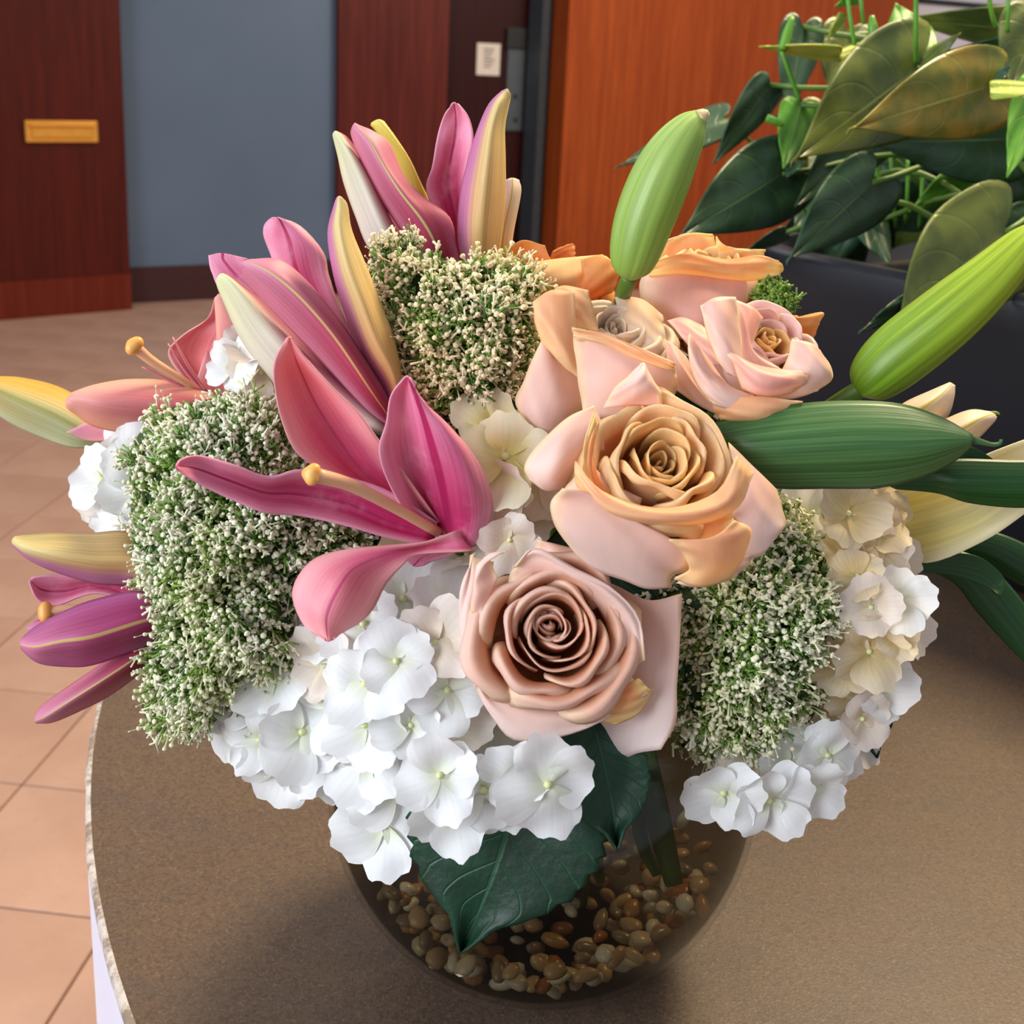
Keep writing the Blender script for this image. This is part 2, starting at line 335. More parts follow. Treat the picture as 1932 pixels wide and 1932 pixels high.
def box(name, lo, hi, mat, parent=None, kind=None, bev=0, label=None, rot=None, origin=None):
    x0, y0, z0 = lo; x1, y1, z1 = hi
    V = np.array([(x, y, z) for z in (z0, z1) for x, y in ((x0, y0), (x1, y0), (x1, y1), (x0, y1))], float)
    if rot is not None:
        c, s = math.cos(rot), math.sin(rot); o = np.array(origin, float)
        V = np.stack([o[0]+V[:, 0]*c-V[:, 1]*s, o[1]+V[:, 0]*s+V[:, 1]*c, o[2]+V[:, 2]], 1)
    o = mk(name, V, [(3, 2, 1, 0), (4, 5, 6, 7), (0, 1, 5, 4), (1, 2, 6, 5), (2, 3, 7, 6), (3, 0, 4, 7)], mat, parent, smooth=False, label=label)
    if kind: o['kind'] = kind
    if bev: b = o.modifiers.new('bevel', 'BEVEL'); b.width = bev; b.segments = 2
    return o

# ================================================================= SETTING
FA = R_(-5.5)                              # tile grid direction
fo = onz(0, 1475, 0)                       # a grout crossing line passes here
floor = box('floor', (-7, -3, -0.06), (8, 9.5, -0.006), 'grout', kind='structure')
TS = 0.305
ex = np.array([math.cos(FA), math.sin(FA)]); ey = np.array([-math.sin(FA), math.cos(FA)])
g0 = onz(50, 1480, 0)[:2]; gx0 = onz(85, 1430, 0)[:2]
oy = g0@ey; ox = gx0@ex
h = TS/2-0.0022
tv = [(-h, -h, -0.006), (h, -h, -0.006), (h, h, -0.006), (-h, h, -0.006), (-h, -h, -0.0012), (h, -h, -0.0012), (h, h, -0.0012), (-h, h, -0.0012)]
k = h-0.0015; tv += [(-k, -k, 0), (k, -k, 0), (k, k, 0), (-k, k, 0)]
tm = bpy.data.meshes.new('tile'); tm.from_pydata(tv, [], [(0, 1, 5, 4), (1, 2, 6, 5), (2, 3, 7, 6), (3, 0, 4, 7), (4, 5, 9, 8), (5, 6, 10, 9), (6, 7, 11, 10), (7, 4, 8, 11), (8, 9, 10, 11)])
tm.materials.append(M['tile'])
cand = []
for i in range(-22, 22):
    for j in range(-4, 24):
        c2 = ex*(ox+(i+0.5)*TS)+ey*(oy+(j+0.5)*TS)
        q = np.array([c2[0], c2[1], 0])-CAM; dz = q@fw
        if dz < 0.3: continue
        X = PX+F*(q@RT)/dz; Y = PY-F*(q@UP)/dz
        vis = (-150 < X < 480 and 540 < Y < 2100)
        cand.append((0 if vis else 1, abs(X-200)/2+abs(Y-1200), c2))
cand.sort(key=lambda a: (a[0], a[1]))
rest = []
for n, (v, s, c2) in enumerate(cand):
    if n < 290:
        o = bpy.data.objects.new('tile', tm); COL.objects.link(o); o.parent = floor
        o.location = (c2[0], c2[1], 0); o.rotation_euler.z = FA
    else: rest.append(c2)
V, Fc = [], []
cF, sF = math.cos(FA), math.sin(FA)
for c2 in rest:
    b = len(V)
    V += [(c2[0]+x*cF-y*sF, c2[1]+x*sF+y*cF, z) for x, y, z in tv]
    Fc += [tuple(b+i for i in f) for f in [(0, 1, 5, 4), (1, 2, 6, 5), (2, 3, 7, 6), (3, 0, 4, 7), (4, 5, 9, 8), (5, 6, 10, 9), (6, 7, 11, 10), (7, 4, 8, 11), (8, 9, 10, 11)]]
o = mk('tile_field', V, Fc, 'tile', floor, smooth=False); o['kind'] = 'stuff'

WH = 3.6
def wall_seg(name, a, b, mat, z0=0, z1=WH, th=0.12, kind='structure', parent=None, out=0.0, label=None):
    """vertical slab whose face runs a->b in plan"""
    a = np.array(a[:2], float); b = np.array(b[:2], float); L = np.linalg.norm(b-a); an = math.atan2(b[1]-a[1], b[0]-a[0])
    return box(name, (0, -out, z0), (L, th, z1), mat, parent, kind=kind, rot=an, origin=(a[0], a[1], 0), label=label)
A0 = onz(0, 604, 0); A1 = onz(248, 583, 0); A0 = A1+(A0-A1)/np.linalg.norm(A0-A1)*5.5
wall_seg('wall_left', A0, A1, 'wood_left', th=0.3)
wall_seg('baseboard_left', A0, A1, 'wood_base', 0, 0.185, th=0.05, out=0.012)
# brass slot plate on the left panel
dirA = (A1-A0)/np.linalg.norm(A1-A0); nA = np.array([dirA[1], -dirA[0], 0])
def hit(x, y, a, nrm):
    r = ray(x, y); return CAM + r*(((a-CAM)@nrm)/(r@nrm))
b0 = hit(47, 268, A0, nA); b1 = hit(181, 228, A0, nA)
an = math.atan2(dirA[1], dirA[0]); s0 = (b0-A0)[:2]@dirA[:2]; s1 = (b1-A0)[:2]@dirA[:2]; z0, z1 = b0[2], b1[2]
fr = thing('mail_slot', (b0+b1)/2, 'polished brass mail slot plate on the dark red wood wall at left', 'mail slot')
box('slot_frame', (s0, -0.024, z0), (s1, -0.002, z1), 'brass', fr, bev=0.004, rot=an, origin=(A0[0], A0[1], 0))
box('slot_flap', (s0+0.03, -0.034, z0+0.022), (s1-0.03, -0.024, z1-0.03), 'brass', fr, bev=0.004, rot=an, origin=(A0[0], A0[1], 0))
box('slot_lip', (s0+0.02, -0.044, z1-0.028), (s1-0.02, -0.024, z1-0.014), 'brass', fr, bev=0.003, rot=an, origin=(A0[0], A0[1], 0))
# grey recess wall
B0 = onz(200, 574, 0); B1 = onz(640, 552, 0)
wall_seg('wall_back', B0, B1, 'wall', th=0.1)
wall_seg('baseboard_back', B0, B1, 'base_dark', 0, 0.19, th=0.03, out=0.012)
# wood pilaster, dark door, black jamb, cherry panel
C0 = onz(636, 556, 0); C1 = onz(832, 548, 0)
wall_seg('wall_middle', C0, C1, 'wood_mid', th=0.35)
D0 = onz(826, 542, 0); D1 = onz(1004, 537, 0)
wall_seg('door_1', D0, D1, 'wood_door', th=0.06)
nD = np.array([(D1-D0)[1], -(D1-D0)[0], 0]); nD /= np.linalg.norm(nD)
dD = (D1-D0)/np.linalg.norm(D1-D0); anD = math.atan2(dD[1], dD[0])
def on_door(x, y):
    q = hit(x, y, D0, nD); return (q-D0)[:2]@dD[:2], q[2]
def plate(par, name, x0, y0, x1, y1, out, th, mat, bev=0.002):
    a = on_door(x0, y1); b = on_door(x1, y0)
    return box(name, (a[0], -out-th, a[1]), (b[0], -out, b[1]), mat, par, bev=bev, rot=anD, origin=(D0[0], D0[1], 0))
nt = thing('notice', hit(920, 112, D0, nD), 'small cream paper notice taped on the dark wood door', 'notice')
plate(nt, 'paper', 898, 83, 944, 141, 0.001, 0.004, 'paper', 0)
for i in range(6):
    plate(nt, 'text_line', 912, 92+i*6.5, 932-(i % 3)*3, 94.5+i*6.5, 0.0052, 0.0006, 'ink', 0)
hp = thing('door_handle_plate', hit(970, 150, D0, nD), 'long grey steel push plate on the dark wood door', 'door hardware')
plate(hp, 'plate', 951, 92, 990, 246, 0.001, 0.012, 'steel')
plate(hp, 'lock_cover', 953, 54, 990, 90, 0.001, 0.03, 'black')
for yy in (182, 226): plate(hp, 'screw', 967, yy-4, 974, yy+4, 0.012, 0.004, 'black', 0)
E0 = onz(998, 548, 0); E1 = onz(1012, 547, 0); E2 = onz(1050, 540, 0)
wall_seg('trim_1', E0, E1, 'frame_grey', th=0.14)
wall_seg('trim_2', E1, E2, 'black', th=0.14)
G0 = onz(1045, 556, 0); G1 = onz(1660, 520, 0)
wall_seg('wall_right', G0, G1, 'wood_right', th=0.3)
H0 = onz(1600, 500, 0); H1 = onz(2300, 470, 0)
wall_seg('wall_far', H0, H1, 'white_wall', th=0.1)
nH = np.array([(H1-H0)[1], -(H1-H0)[0], 0]); nH /= np.linalg.norm(nH)
zt = hit(1800, 7, H0, nH)[2]
wall_seg('trim_3', H0, H1, 'black', zt-0.018, zt+0.018, th=0.02, out=0.015)

# ================================================================= TABLE
TC = (0.5217, 0.816); TR = 0.7863
tb = thing('round_table', (TC[0], TC[1], 0), 'round drum table with speckled brown stone top and pale side under the vase', 'table')
prof = [(TR-0.004, -0.0), (TR, -0.004)]
ns = 220
def rough_r(k, i): return 0.0003*math.sin(k*.37+i)+0.0003*math.sin(k*.91+2*i)+random.uniform(-0.0002, 0.0002)
V = [(TC[0], TC[1], TZ)]; Fc = []
for rr in (TR*0.5, TR-0.003):
    b = len(V); V += [(TC[0]+rr*math.cos(2*math.pi*k/ns), TC[1]+rr*math.sin(2*math.pi*k/ns), TZ) for k in range(ns)]
Fc = [(0, 1+k, 1+(k+1) % ns) for k in range(ns)]+[(1+k, 1+ns+k, 1+ns+(k+1) % ns, 1+(k+1) % ns) for k in range(ns)]
mk('tabletop', V, Fc, 'stone', tb)
ns = 900; V = []; pr = [(TR-0.0032, 0.0), (TR-0.001, -0.0006), (TR+0.0, -0.002), (TR, -0.006)]
for i, (r, z) in enumerate(pr):
    for k in range(ns):
        w = 2*math.pi*k/ns; rr = r+(rough_r(k, i) if i in (1, 2) else 0); V.append((TC[0]+rr*math.cos(w), TC[1]+rr*math.sin(w), TZ+z))
Fc = [(i*ns+k, (i+1)*ns+k, (i+1)*ns+(k+1) % ns, i*ns+(k+1) % ns) for i in range(3) for k in range(ns)]
mk('table_edge', V, Fc, 'stone_edge', tb)
lathe('table_drum', [(TR, -0.006), (TR-0.001, -0.4), (TR-0.002, -TZ+0.001)], (TC[0], TC[1], TZ), 'stone_side', tb, ns=160)

# ================================================================= VASE
VR = 0.0955; vr_ = ray(1022, 1452); VC = CAM+vr_*(((TZ+0.087)-CH)/vr_[2])
vase = thing('bowl_vase', (VC[0], VC[1], TZ), 'clear glass fishbowl vase with pebbles and water on the stone table', 'vase')
zb = TZ-VC[2]+0.0005; a0 = math.asin(max(-1, (zb+0.002)/VR)); a1 = math.asin(0.074/VR)
op = [(0.0, zb)]+[(VR*math.cos(a), VR*math.sin(a)) for a in np.linspace(a0, a1, 30)]
op = [(0.0001, zb), (VR*math.cos(a0)-0.004, zb)]+op[1:]
rim_r = op[-1][0]; op += [(rim_r+0.002, 0.077), (rim_r+0.004, 0.0785), (rim_r+0.003, 0.080)]
VI = VR-0.0020
a0i = math.asin((zb+0.006)/VI); a1i = math.asin(0.074/VI)
ip = [(rim_r+0.001, 0.0795), (rim_r-0.0012, 0.077)]+[(VI*math.cos(a), VI*math.sin(a)) for a in np.linspace(a1i, a0i, 26)]+[(0.0001, zb+0.005)]
lathe('glass_bowl', op+ip, VC, 'glass', vase, ns=72)
WI = VI-0.0006; wz = 0.046
wp = [(0.0001, zb+0.006), (math.sqrt(WI**2-(zb+0.006)**2)-0.001, zb+0.006)]+[(WI*math.cos(a), WI*math.sin(a)) for a in np.linspace(math.asin((zb+0.008)/WI), math.asin(wz/WI), 26)]+[(0.0001, wz)]
wt = lathe('water', wp, VC, 'water', None, ns=72); tag(wt, 'water filling the glass bowl vase over the pebbles', 'water')
# pebbles
def pebble_mesh(i):
    V, Fc = [], []; a, b, c = random.uniform(.8, 1.15), random.uniform(.6, .9), random.uniform(.4, .6)
    ph = [random.uniform(0, 6) for _ in range(3)]; nu, nv = 9, 6
    V.append((0, 0, -c))
    for j in range(1, nv):
        la = -math.pi/2+math.pi*j/nv
        for k in range(nu):
            lo = 2*math.pi*k/nu; w = 1+.12*math.sin(2*lo+ph[0])+.06*math.sin(3*lo+ph[1])
            V.append((a*w*math.cos(la)*math.cos(lo), b*w*math.cos(la)*math.sin(lo), c*math.sin(la)))
    V.append((0, 0, c)); T = len(V)-1
    Fc += [(0, 1+(k+1) % nu, 1+k) for k in range(nu)]
    for j in range(nv-2): Fc += [(1+j*nu+k, 1+j*nu+(k+1) % nu, 1+(j+1)*nu+(k+1) % nu, 1+(j+1)*nu+k) for k in range(nu)]
    Fc += [(T, 1+(nv-2)*nu+k, 1+(nv-2)*nu+(k+1) % nu) for k in range(nu)]
    me = bpy.data.meshes.new('pebble'); me.from_pydata(V, [], Fc); me.polygons.foreach_set('use_smooth', [True]*len(me.polygons)); me.materials.append(M['pebble']); return me
pm = [pebble_mesh(i) for i in range(8)]
pts = []; tries = 0
PI_ = WI-0.0022
while len(pts) < 292 and tries < 90000:
    tries += 1
    z = random.uniform(zb+0.020, zb+0.027) if len(pts) < 105 and tries < 12000 else random.uniform(zb+0.010, zb+0.050); rmax = math.sqrt(max(0, (PI_-0.002)**2-z**2))
    if z > zb+0.030:               # above the bed only against the glass, thinning upwards
        lo_r = rmax-0.007 - 0.012*max(0, 1-(z-zb-0.030)/0.02)
        if random.random() < (z-zb-0.030)/0.034: continue
    else: lo_r = 0 if z > zb+0.022 else rmax-0.010
    r = math.sqrt(random.uniform(lo_r**2, rmax**2)); w = random.uniform(0, 2*math.pi)
    p = (r*math.cos(w), r*math.sin(w), z)
    if all((p[0]-q[0])**2+(p[1]-q[1])**2+((p[2]-q[2])*1.6)**2 > 0.0084**2 for q in pts): pts.append(p)
for p in pts:
    o = bpy.data.objects.new('pebble', random.choice(pm)); COL.objects.link(o)
    o.location = (VC[0]+p[0], VC[1]+p[1], VC[2]+p[2]); s = random.uniform(0.0040, 0.0060); o.scale = (s, s, s)
    o.rotation_euler = (random.uniform(-.5, .5), random.uniform(-.5, .5), random.uniform(0, 6.28))
    tag(o, 'small tan river pebble in the bottom of the glass vase', 'pebble', 'river pebbles in the vase')

VB = np.array(VC)
def vase_pt(k):
    w = k*2.4; return np.array([VC[0]+0.03*math.cos(w), VC[1]+0.025*math.sin(w), VC[2]+zb+0.03+0.008*(k % 3)])
STEMN = [0]
def stem(parent, top, name='stem', r=0.0022, mat='green', back=0.0):
    """stem from under the flower, through the vase mouth, into the water"""
    k = STEMN[0]; STEMN[0] += 1
    top = np.array(top, float); bot = vase_pt(k); w = math.atan2(top[1]-VC[1], top[0]-VC[0])
    mouth = np.array([VC[0]+0.036*math.cos(w)*(0.4+0.6*((k*37) % 10)/10), VC[1]+0.036*math.sin(w)*(0.4+0.6*((k*53) % 10)/10), VC[2]+0.078])
    m1 = (top*0.45+mouth*0.55)+np.array([0, 0, 0.006-back*.3])+fw*back; top2 = top*.82+mouth*.18+fw*back*.8
    return tube(name, ([top, top2, m1, mouth, (mouth+bot)/2, bot] if back else [top, m1, mouth, (mouth+bot)/2, bot]), [r*0.8, r, r, r*1.1, r*1.1], mat, parent, 7, 18)

# ================================================================= ROSES
def frame(axis, roll=0):
    z = np.array(axis, float); z /= np.linalg.norm(z)
    x = np.cross([0.0, 1.0, 0.001], z); 
    if np.linalg.norm(x) < .1: x = np.cross([1.0, 0, 0], z)
    x /= np.linalg.norm(x); y = np.cross(z, x); c, s = math.cos(roll), math.sin(roll)
    return np.stack([x*c+y*s, -x*s+y*c, z], 1)
def rose_core(root, px, py, d, axis, Rpx, H, n, mats, seed, roll=0, sink=0.25, flare=0.35, swirl=0.0, closed=0.0, shift=(0, 0)):
    r = np.random.default_rng(seed)
    ax = camvec(axis); Fm = frame(ax, roll); R = Rpx*d/F; c = P(px, py, d)-ax*H
    for i in range(n):
        f = i/(n-1); rho = R*(0.06+0.94*f**1.25); th = i*2.39996+r.uniform(-.3, .3)
        if i < swirl*n: rho *= r.uniform(.8, 1.25)
        W = rho*(2.2-1.2*min(1, f*1.4))*r.uniform(.85, 1.1); W = max(W, 0.004)
        zt = H*(1.0-sink*(1-min(1, f*1.6))**1.3-0.16*max(0, f-.6)/.4+r.uniform(-.05, .04))
        fl = flare*f**1.6+r.uniform(-.03, .06)-closed*(1-f)*0.15; dr_ = 0.10*f**2
        ctl = np.array([(.12*rho, 0), (.72*rho, .18*zt), (rho*1.0, .48*zt), (rho*.99, .8*zt), (rho*(1+fl*.7), zt*.99), (rho*(1+fl*1.25), zt*(.985-dr_-.03))])
        mv, nu = 18, 17; pr = cr1(ctl, mv); V, uv = [], []
        ph = r.uniform(0, 6.28, 3); am = 0.06+0.05*r.random()
        off = r.uniform(-1, 1, 2)*R*(.075 if f < .5 else .02)+np.array(shift)*R*(1-f)
        for j in range(mv):
            s = j/(mv-1)
            for q in range(nu):
                u = -1+2*q/(nu-1)
                zz = pr[j, 1]*(1-0.14*abs(u)**2.2*(1-.3*f)-0.16*abs(u)**7)
                rr = pr[j, 0]*(1+0.05*u)        # spiral overlap
                rr += rho*am*(math.sin(2.6*u+ph[0])+0.5*math.sin(6*u+ph[1]))*s**1.5
                rr += rho*fl*0.35*s**6*abs(u)**1.5
                shape = math.sin(math.pi*min(.5, .12+.62*s))*(1-.22*max(0, (s-.7)/.3)**2)
                a = u*W*shape/max(rho, 0.003); k = 1.0
                zz += H*0.012*math.sin(9*u+ph[2])*s**4
                x = rr*math.cos(th+a*k)+off[0]*s; y = rr*math.sin(th+a*k)+off[1]*s
                V.append(c+Fm@np.array([x, y, zz])); uv.append(((u+1)/2, s))
        mk('petal', V, grid_faces(mv, nu), mats[0] if f < mats[2] else mats[1], root, uv, solid=0.0006)
    return c, ax
def rose(label, px, py, d, axis, Rpx, H, n, mats, seed, outer=(), **kw):
    ax = camvec(axis); base = P(px, py, d)-ax*H
    root = thing('rose', base-ax*0.004, label, 'rose', 'garden roses in the bouquet')
    rose_core(root, px, py, d, axis, Rpx, H, n, mats, seed, **kw)
    for o in outer:
        rows, mat, dd, dr, dc, bl = o[:6]; sheet('petal', rows, mat, root, dd, dr, dc, bl, wr=0.0007, M_=20, N_=18)
    # calyx and stem
    Fm = frame(ax); V, Fc = [], []
    for k in range(5):
        b = len(V); w = k*1.2566
        for s in np.linspace(0, 1, 7):
            for u in (-1, 0, 1):
                rr = 0.004+0.020*s; hw = 0.004*(1-s)**.7
                q = np.array([rr*math.cos(w)-u*hw*math.sin(w), rr*math.sin(w)+u*hw*math.cos(w), -0.003+0.010*s**2-0.001*abs(u)]); V.append(base+Fm@q)
        Fc += [tuple(b+i for i in f) for f in grid_faces(7, 3)]
    mk('sepals', V, Fc, 'sepal', root, solid=0.0005)
    stem(root, base-ax*0.002)
    return root
# front dusty rose
rose('dusty pink rose with a tight swirled heart, lowest and nearest rose of the bouquet', 1048, 1196, .398, (.03, .22, .97), 134, .034, 27, ('rose_dusty', 'rose_dusty', .5), 3, sink=.30, flare=.22, swirl=.45, roll=0, shift=(-.06, .2), outer=[
 ([[(1075,1085),(1150,1100),(1222,1132),(1286,1120)],[(1115,1190),(1180,1190),(1240,1195),(1284,1195)],[(1130,1290),(1180,1280),(1235,1285),(1277,1290)],[(1125,1365),(1170,1370),(1220,1365),(1276,1357)],[(1120,1395),(1162,1433),(1205,1420),(1248,1414)]], 'rose_cream', .424, 0, -.012, .004),
 ([[(905,1220),(945,1280),(1010,1310),(1100,1310),(1180,1265)],[(890,1265),(930,1325),(1005,1352),(1100,1345),(1205,1292)],[(893,1290),(928,1350),(979,1398),(1100,1377),(1224,1308)]], 'rose_outer', .413, -.003, 0, .004),
 ([[(930,1060),(925,1110),(918,1170),(922,1225),(940,1270)],[(890,1050),(890,1110),(885,1170),(893,1235),(915,1290)],[(898,1042),(870,1108),(868,1168),(876,1232),(896,1296)]], 'rose_outer', .412, -.002, 0, .003),
 ([[(940,1090),(925,1120),(915,1165)],[(925,1055),(900,1090),(890,1150)],[(958,1040),(925,1045),(900,1065)]], 'rose_outer', .405, 0, 0, .004),
 ([[(955,1115),(1010,1085),(1070,1098),(1120,1135),(1152,1190),(1165,1260)],[(965,1075),(1011,1050),(1073,1080),(1140,1118),(1185,1175),(1200,1255)],[(972,1068),(1011,1033),(1080,1070),(1153,1108),(1205,1165),(1216,1245)]], 'rose_outer', .409, -.004, 0, .003),
 ([[(1015,1018),(1080,1035),(1148,1048)],[(1012,1038),(1075,1058),(1150,1062)],[(1030,1056),(1090,1078),(1146,1088)],[(1030,1070),(1090,1092),(1140,1100)]], 'rose_outer', .420, .004, 0, .008),
 ([[(1060,1320),(1140,1310),(1205,1280)],[(1110,1350),(1170,1335),(1225,1300)],[(1160,1368),(1205,1345),(1232,1300)]], 'rose_amber', .408, 0.004, 0, .002),
])
# big peach rose
rose('large peach and yellow rose in the middle of the bouquet, the biggest bloom', 1258, 848, .395, (.16, .50, .85), 122, .040, 25, ('rose_amber', 'rose_peach', .6), 11, sink=.22, flare=.22, swirl=.4, outer=[
 ([[(1120,765),(1135,800),(1140,850)],[(1070,790),(1090,830),(1105,865)],[(1020,835),(1060,868),(1085,890)],[(990,880),(1030,905),(1068,915)],[(1000,905),(1030,925),(1064,922)]], 'rose_outer', .405, .0, .004, .008),
 ([[(1085,870),(1140,930),(1250,960),(1350,930),(1390,860)],[(1085,900),(1150,960),(1270,975),(1370,950),(1405,875)],[(1090,925),(1180,985),(1310,990),(1390,958),(1422,893)]], 'rose_peach', .388, .004, 0, .008),
 ([[(1110,870),(1150,910),(1210,940)],[(1085,900),(1140,950),(1200,975)],[(1066,930),(1120,975),(1200,1000)],[(1090,990),(1150,1020),(1220,1030)]], 'rose_outer', .396, .004, 0, .008),
 ([[(1062,922),(1115,932),(1185,975),(1262,1014),(1298,1040)],[(1041,945),(1100,962),(1170,1000),(1240,1040),(1301,1073)],[(1045,985),(1100,1015),(1170,1045),(1225,1072),(1270,1085)],[(1085,1045),(1125,1075),(1180,1095),(1220,1110),(1265,1108)]], 'rose_outer', .388, .014, .006, .006),
 ([[(1262,1018),(1340,1014),(1388,982)],[(1285,1040),(1350,1038),(1416,1000)],[(1300,1072),(1350,1072),(1405,1045)],[(1272,1092),(1320,1107),(1378,1093)]], 'rose_peach', .382, .012, .004, .005),
 ([[(1375,835),(1420,880),(1466,925)],[(1385,910),(1432,945),(1474,955)],[(1360,970),(1420,990),(1482,988)],[(1340,1040),(1425,1052),(1466,1012)]], 'rose_outer', .408, -.006, .0, .006),
 ([[(1290,1085),(1340,1060),(1420,1040)],[(1285,1095),(1345,1090),(1412,1065)],[(1275,1100),(1320,1107),(1376,1094)]], 'rose_outer', .402, 0, 0, .004),
 ([[(1140,770),(1190,765),(1250,765)],[(1155,738),(1200,735),(1245,738)],[(1180,715),(1210,710),(1228,712)],[(1208,690),(1213,684),(1218,690)]], 'rose_outer', .412, .0, 0, .005),
 ([[(1130,800),(1120,850),(1130,900),(1175,945)],[(1120,780),(1100,850),(1110,920),(1160,965)]], 'rose_amber', .392, -.002, 0, 0),
 ([[(1270,985),(1330,985),(1380,960)],[(1280,1010),(1330,1012),(1385,985)],[(1290,1030),(1330,1035),(1390,1010)]], 'rose_amber', .398, 0, 0, 0),
])
# faded rose left back
rose('blush rose with a faded beige papery heart beside the cream tiny flowers', 1165, 600, .452, (.02, .78, .62), 92, .046, 24, ('rose_faded', 'rose_faded', .6), 21, sink=.10, flare=.30, swirl=.5, outer=[
 ([[(1022,640),(1055,680),(1096,715)],[(990,715),(1045,745),(1101,765)],[(974,762),(1030,800),(1085,805)],[(1010,818),(1035,830),(1065,828)]], 'rose_outer', .440, .0, .006, .010),
 ([[(1006,570),(1040,548),(1085,552)],[(1010,605),(1048,615),(1085,625)],[(1020,640),(1060,665),(1090,680)],[(1035,660),(1068,695),(1096,716)]], 'rose_peach', .436, .0, 0, .006),
 ([[(1080,618),(1150,640),(1230,668),(1272,690)],[(1085,665),(1150,680),(1220,705),(1277,712)],[(1092,720),(1150,730),(1220,735),(1275,738)],[(1100,780),(1150,790),(1215,780),(1262,765)]], 'rose_outer', .424, .01, .004, .008),
 ([[(1078,618),(1145,632),(1215,660),(1274,686)],[(1084,640),(1145,655),(1210,680),(1270,700)]], 'rose_peach', .420, .002, 0, .002),
 ([[(1030,560),(1060,540),(1110,548)],[(1040,585),(1080,580),(1120,590)],[(1060,625),(1095,620),(1130,625)]], 'rose_peach', .446, -.004, 0, .004),
 ([[(1160,560),(1210,565),(1250,595)],[(1170,610),(1215,610),(1252,620)],[(1190,660),(1225,660),(1262,665)]], 'rose_faded', .462, -.01, 0, .004),
])
# right pink rose
rose('blush pink rose with pale heart, rightmost rose against the dark planter', 1462, 628, .448, (.30, .52, .80), 84, .040, 22, ('rose_amber', 'rose_pink', .45), 31, sink=.12, flare=.25, swirl=.4, outer=[
 ([[(1322,577),(1350,562),(1388,560)],[(1332,620),(1362,612),(1394,602)],[(1348,665),(1374,662),(1398,655)],[(1372,705),(1388,712),(1400,722)]], 'rose_outer', .430, 0, .004, .006),
 ([[(1362,655),(1430,690),(1522,702)],[(1380,685),(1440,715),(1520,722)],[(1400,735),(1445,748),(1490,742)]], 'rose_pink', .426, .004, 0, .010),
 ([[(1300,630),(1318,655),(1345,690)],[(1300,675),(1330,702),(1375,728)],[(1318,728),(1360,745),(1422,748)],[(1345,762),(1390,775),(1428,765)]], 'rose_outer', .428, -.004, .004, .005),
 ([[(1495,640),(1530,648),(1548,662)],[(1478,695),(1532,697),(1571,708)],[(1430,748),(1490,752),(1542,738)]], 'rose_outer', .434, 0, 0, .006),
 ([[(1340,755),(1425,748),(1515,758)],[(1352,782),(1420,780),(1500,775)],[(1370,800),(1420,805),(1480,795)]], 'rose_peach', .424, .004, 0, .006),
 ([[(1255,640),(1275,655),(1300,680)],[(1262,690),(1290,705),(1322,735)],[(1275,735),(1320,765),(1370,790)]], 'rose_outer', .440, 0, 0, .006),
 ([[(1260,605),(1290,600),(1325,615)],[(1290,640),(1315,640),(1345,640)],[(1325,690),(1345,690),(1370,690)]], 'rose_pink', .452, -.01, 0, .004),
 ([[(1385,565),(1420,580),(1440,600)],[(1395,610),(1410,640),(1420,660)],[(1400,690),(1430,700),(1480,700)]], 'rose_pink', .444, -.006, 0, .006),
])
# top right rose
rose('peach rose with smooth pink cup at the top right behind the standing green bud', 1350, 478, .500, (.15, .92, .35), 78, .046, 20, ('rose_amber', 'rose_amber', .6), 41, sink=.1, flare=.45, outer=[
 ([[(1228,500),(1300,508),(1375,515),(1432,520)],[(1206,540),(1290,560),(1370,565),(1424,550)],[(1222,590),(1290,612),(1350,608),(1402,580)],[(1245,625),(1290,640),(1340,635),(1380,610)]], 'rose_pink', .484, 0, 0, .016),
 ([[(1216,500),(1290,478),(1370,490),(1430,482),(1470,492)],[(1220,512),(1290,500),(1370,508),(1425,505),(1478,505)],[(1226,522),(1290,520),(1370,530),(1425,528),(1472,518)]], 'rose_amber', .478, .003, 0, .006),
 ([[(1245,500),(1300,495),(1370,495)],[(1242,468),(1295,450),(1350,455)],[(1262,452),(1300,440),(1345,442)]], 'rose_amber', .512, .0, 0, 0),
 ([[(1350,510),(1390,500),(1430,500)],[(1355,480),(1400,478),(1440,484)],[(1350,446),(1372,465),(1444,472)]], 'rose_amber', .506, 0, 0, 0),
])
# top orange rose
rose('orange rose low behind the others between the tiny flowers and the green bud', 1065, 512, .500, (-.02, .85, .5), 66, .040, 18, ('rose_orange', 'rose_orange', .6), 51, sink=.1, flare=.5, outer=[
 ([[(960,545),(1000,535),(1045,530)],[(945,505),(990,495),(1045,505)],[(950,478),(985,454),(1027,463)]], 'rose_orange', .500, 0, 0, -.004),
 ([[(1000,560),(1070,560),(1130,556)],[(985,520),(1060,525),(1130,515)],[(988,498),(1060,488),(1138,481)]], 'rose_amber', .492, .004, 0, .006),
 ([[(1080,565),(1115,565),(1155,552)],[(1100,530),(1135,525),(1168,520)],[(1095,490),(1138,482),(1168,508)]], 'rose_orange', .488, .0, 0, .004),
 ([[(1040,500),(1060,490),(1085,490)],[(1040,480),(1065,472),(1085,478)],[(1050,470),(1078,460),(1084,464)]], 'rose_orange', .510, 0, 0, 0),
])
# small orange rose at the far right back
rose('golden orange rose mostly hidden behind the rightmost pink rose', 1480, 585, .505, (.3, .8, .3), 40, .036, 12, ('rose_amber', 'rose_orange', .3), 61, sink=.1, flare=.5, outer=[
 ([[(1420,590),(1455,600),(1480,610)],[(1415,560),(1450,568),(1478,592)],[(1430,540),(1455,552),(1475,585)]], 'rose_amber', .492, 0, 0, 0),
 ([[(1480,630),(1505,640),(1525,655)],[(1486,602),(1518,612),(1538,630)],[(1500,600),(1552,590),(1545,610)]], 'rose_orange', .486, 0, 0, .003),
])

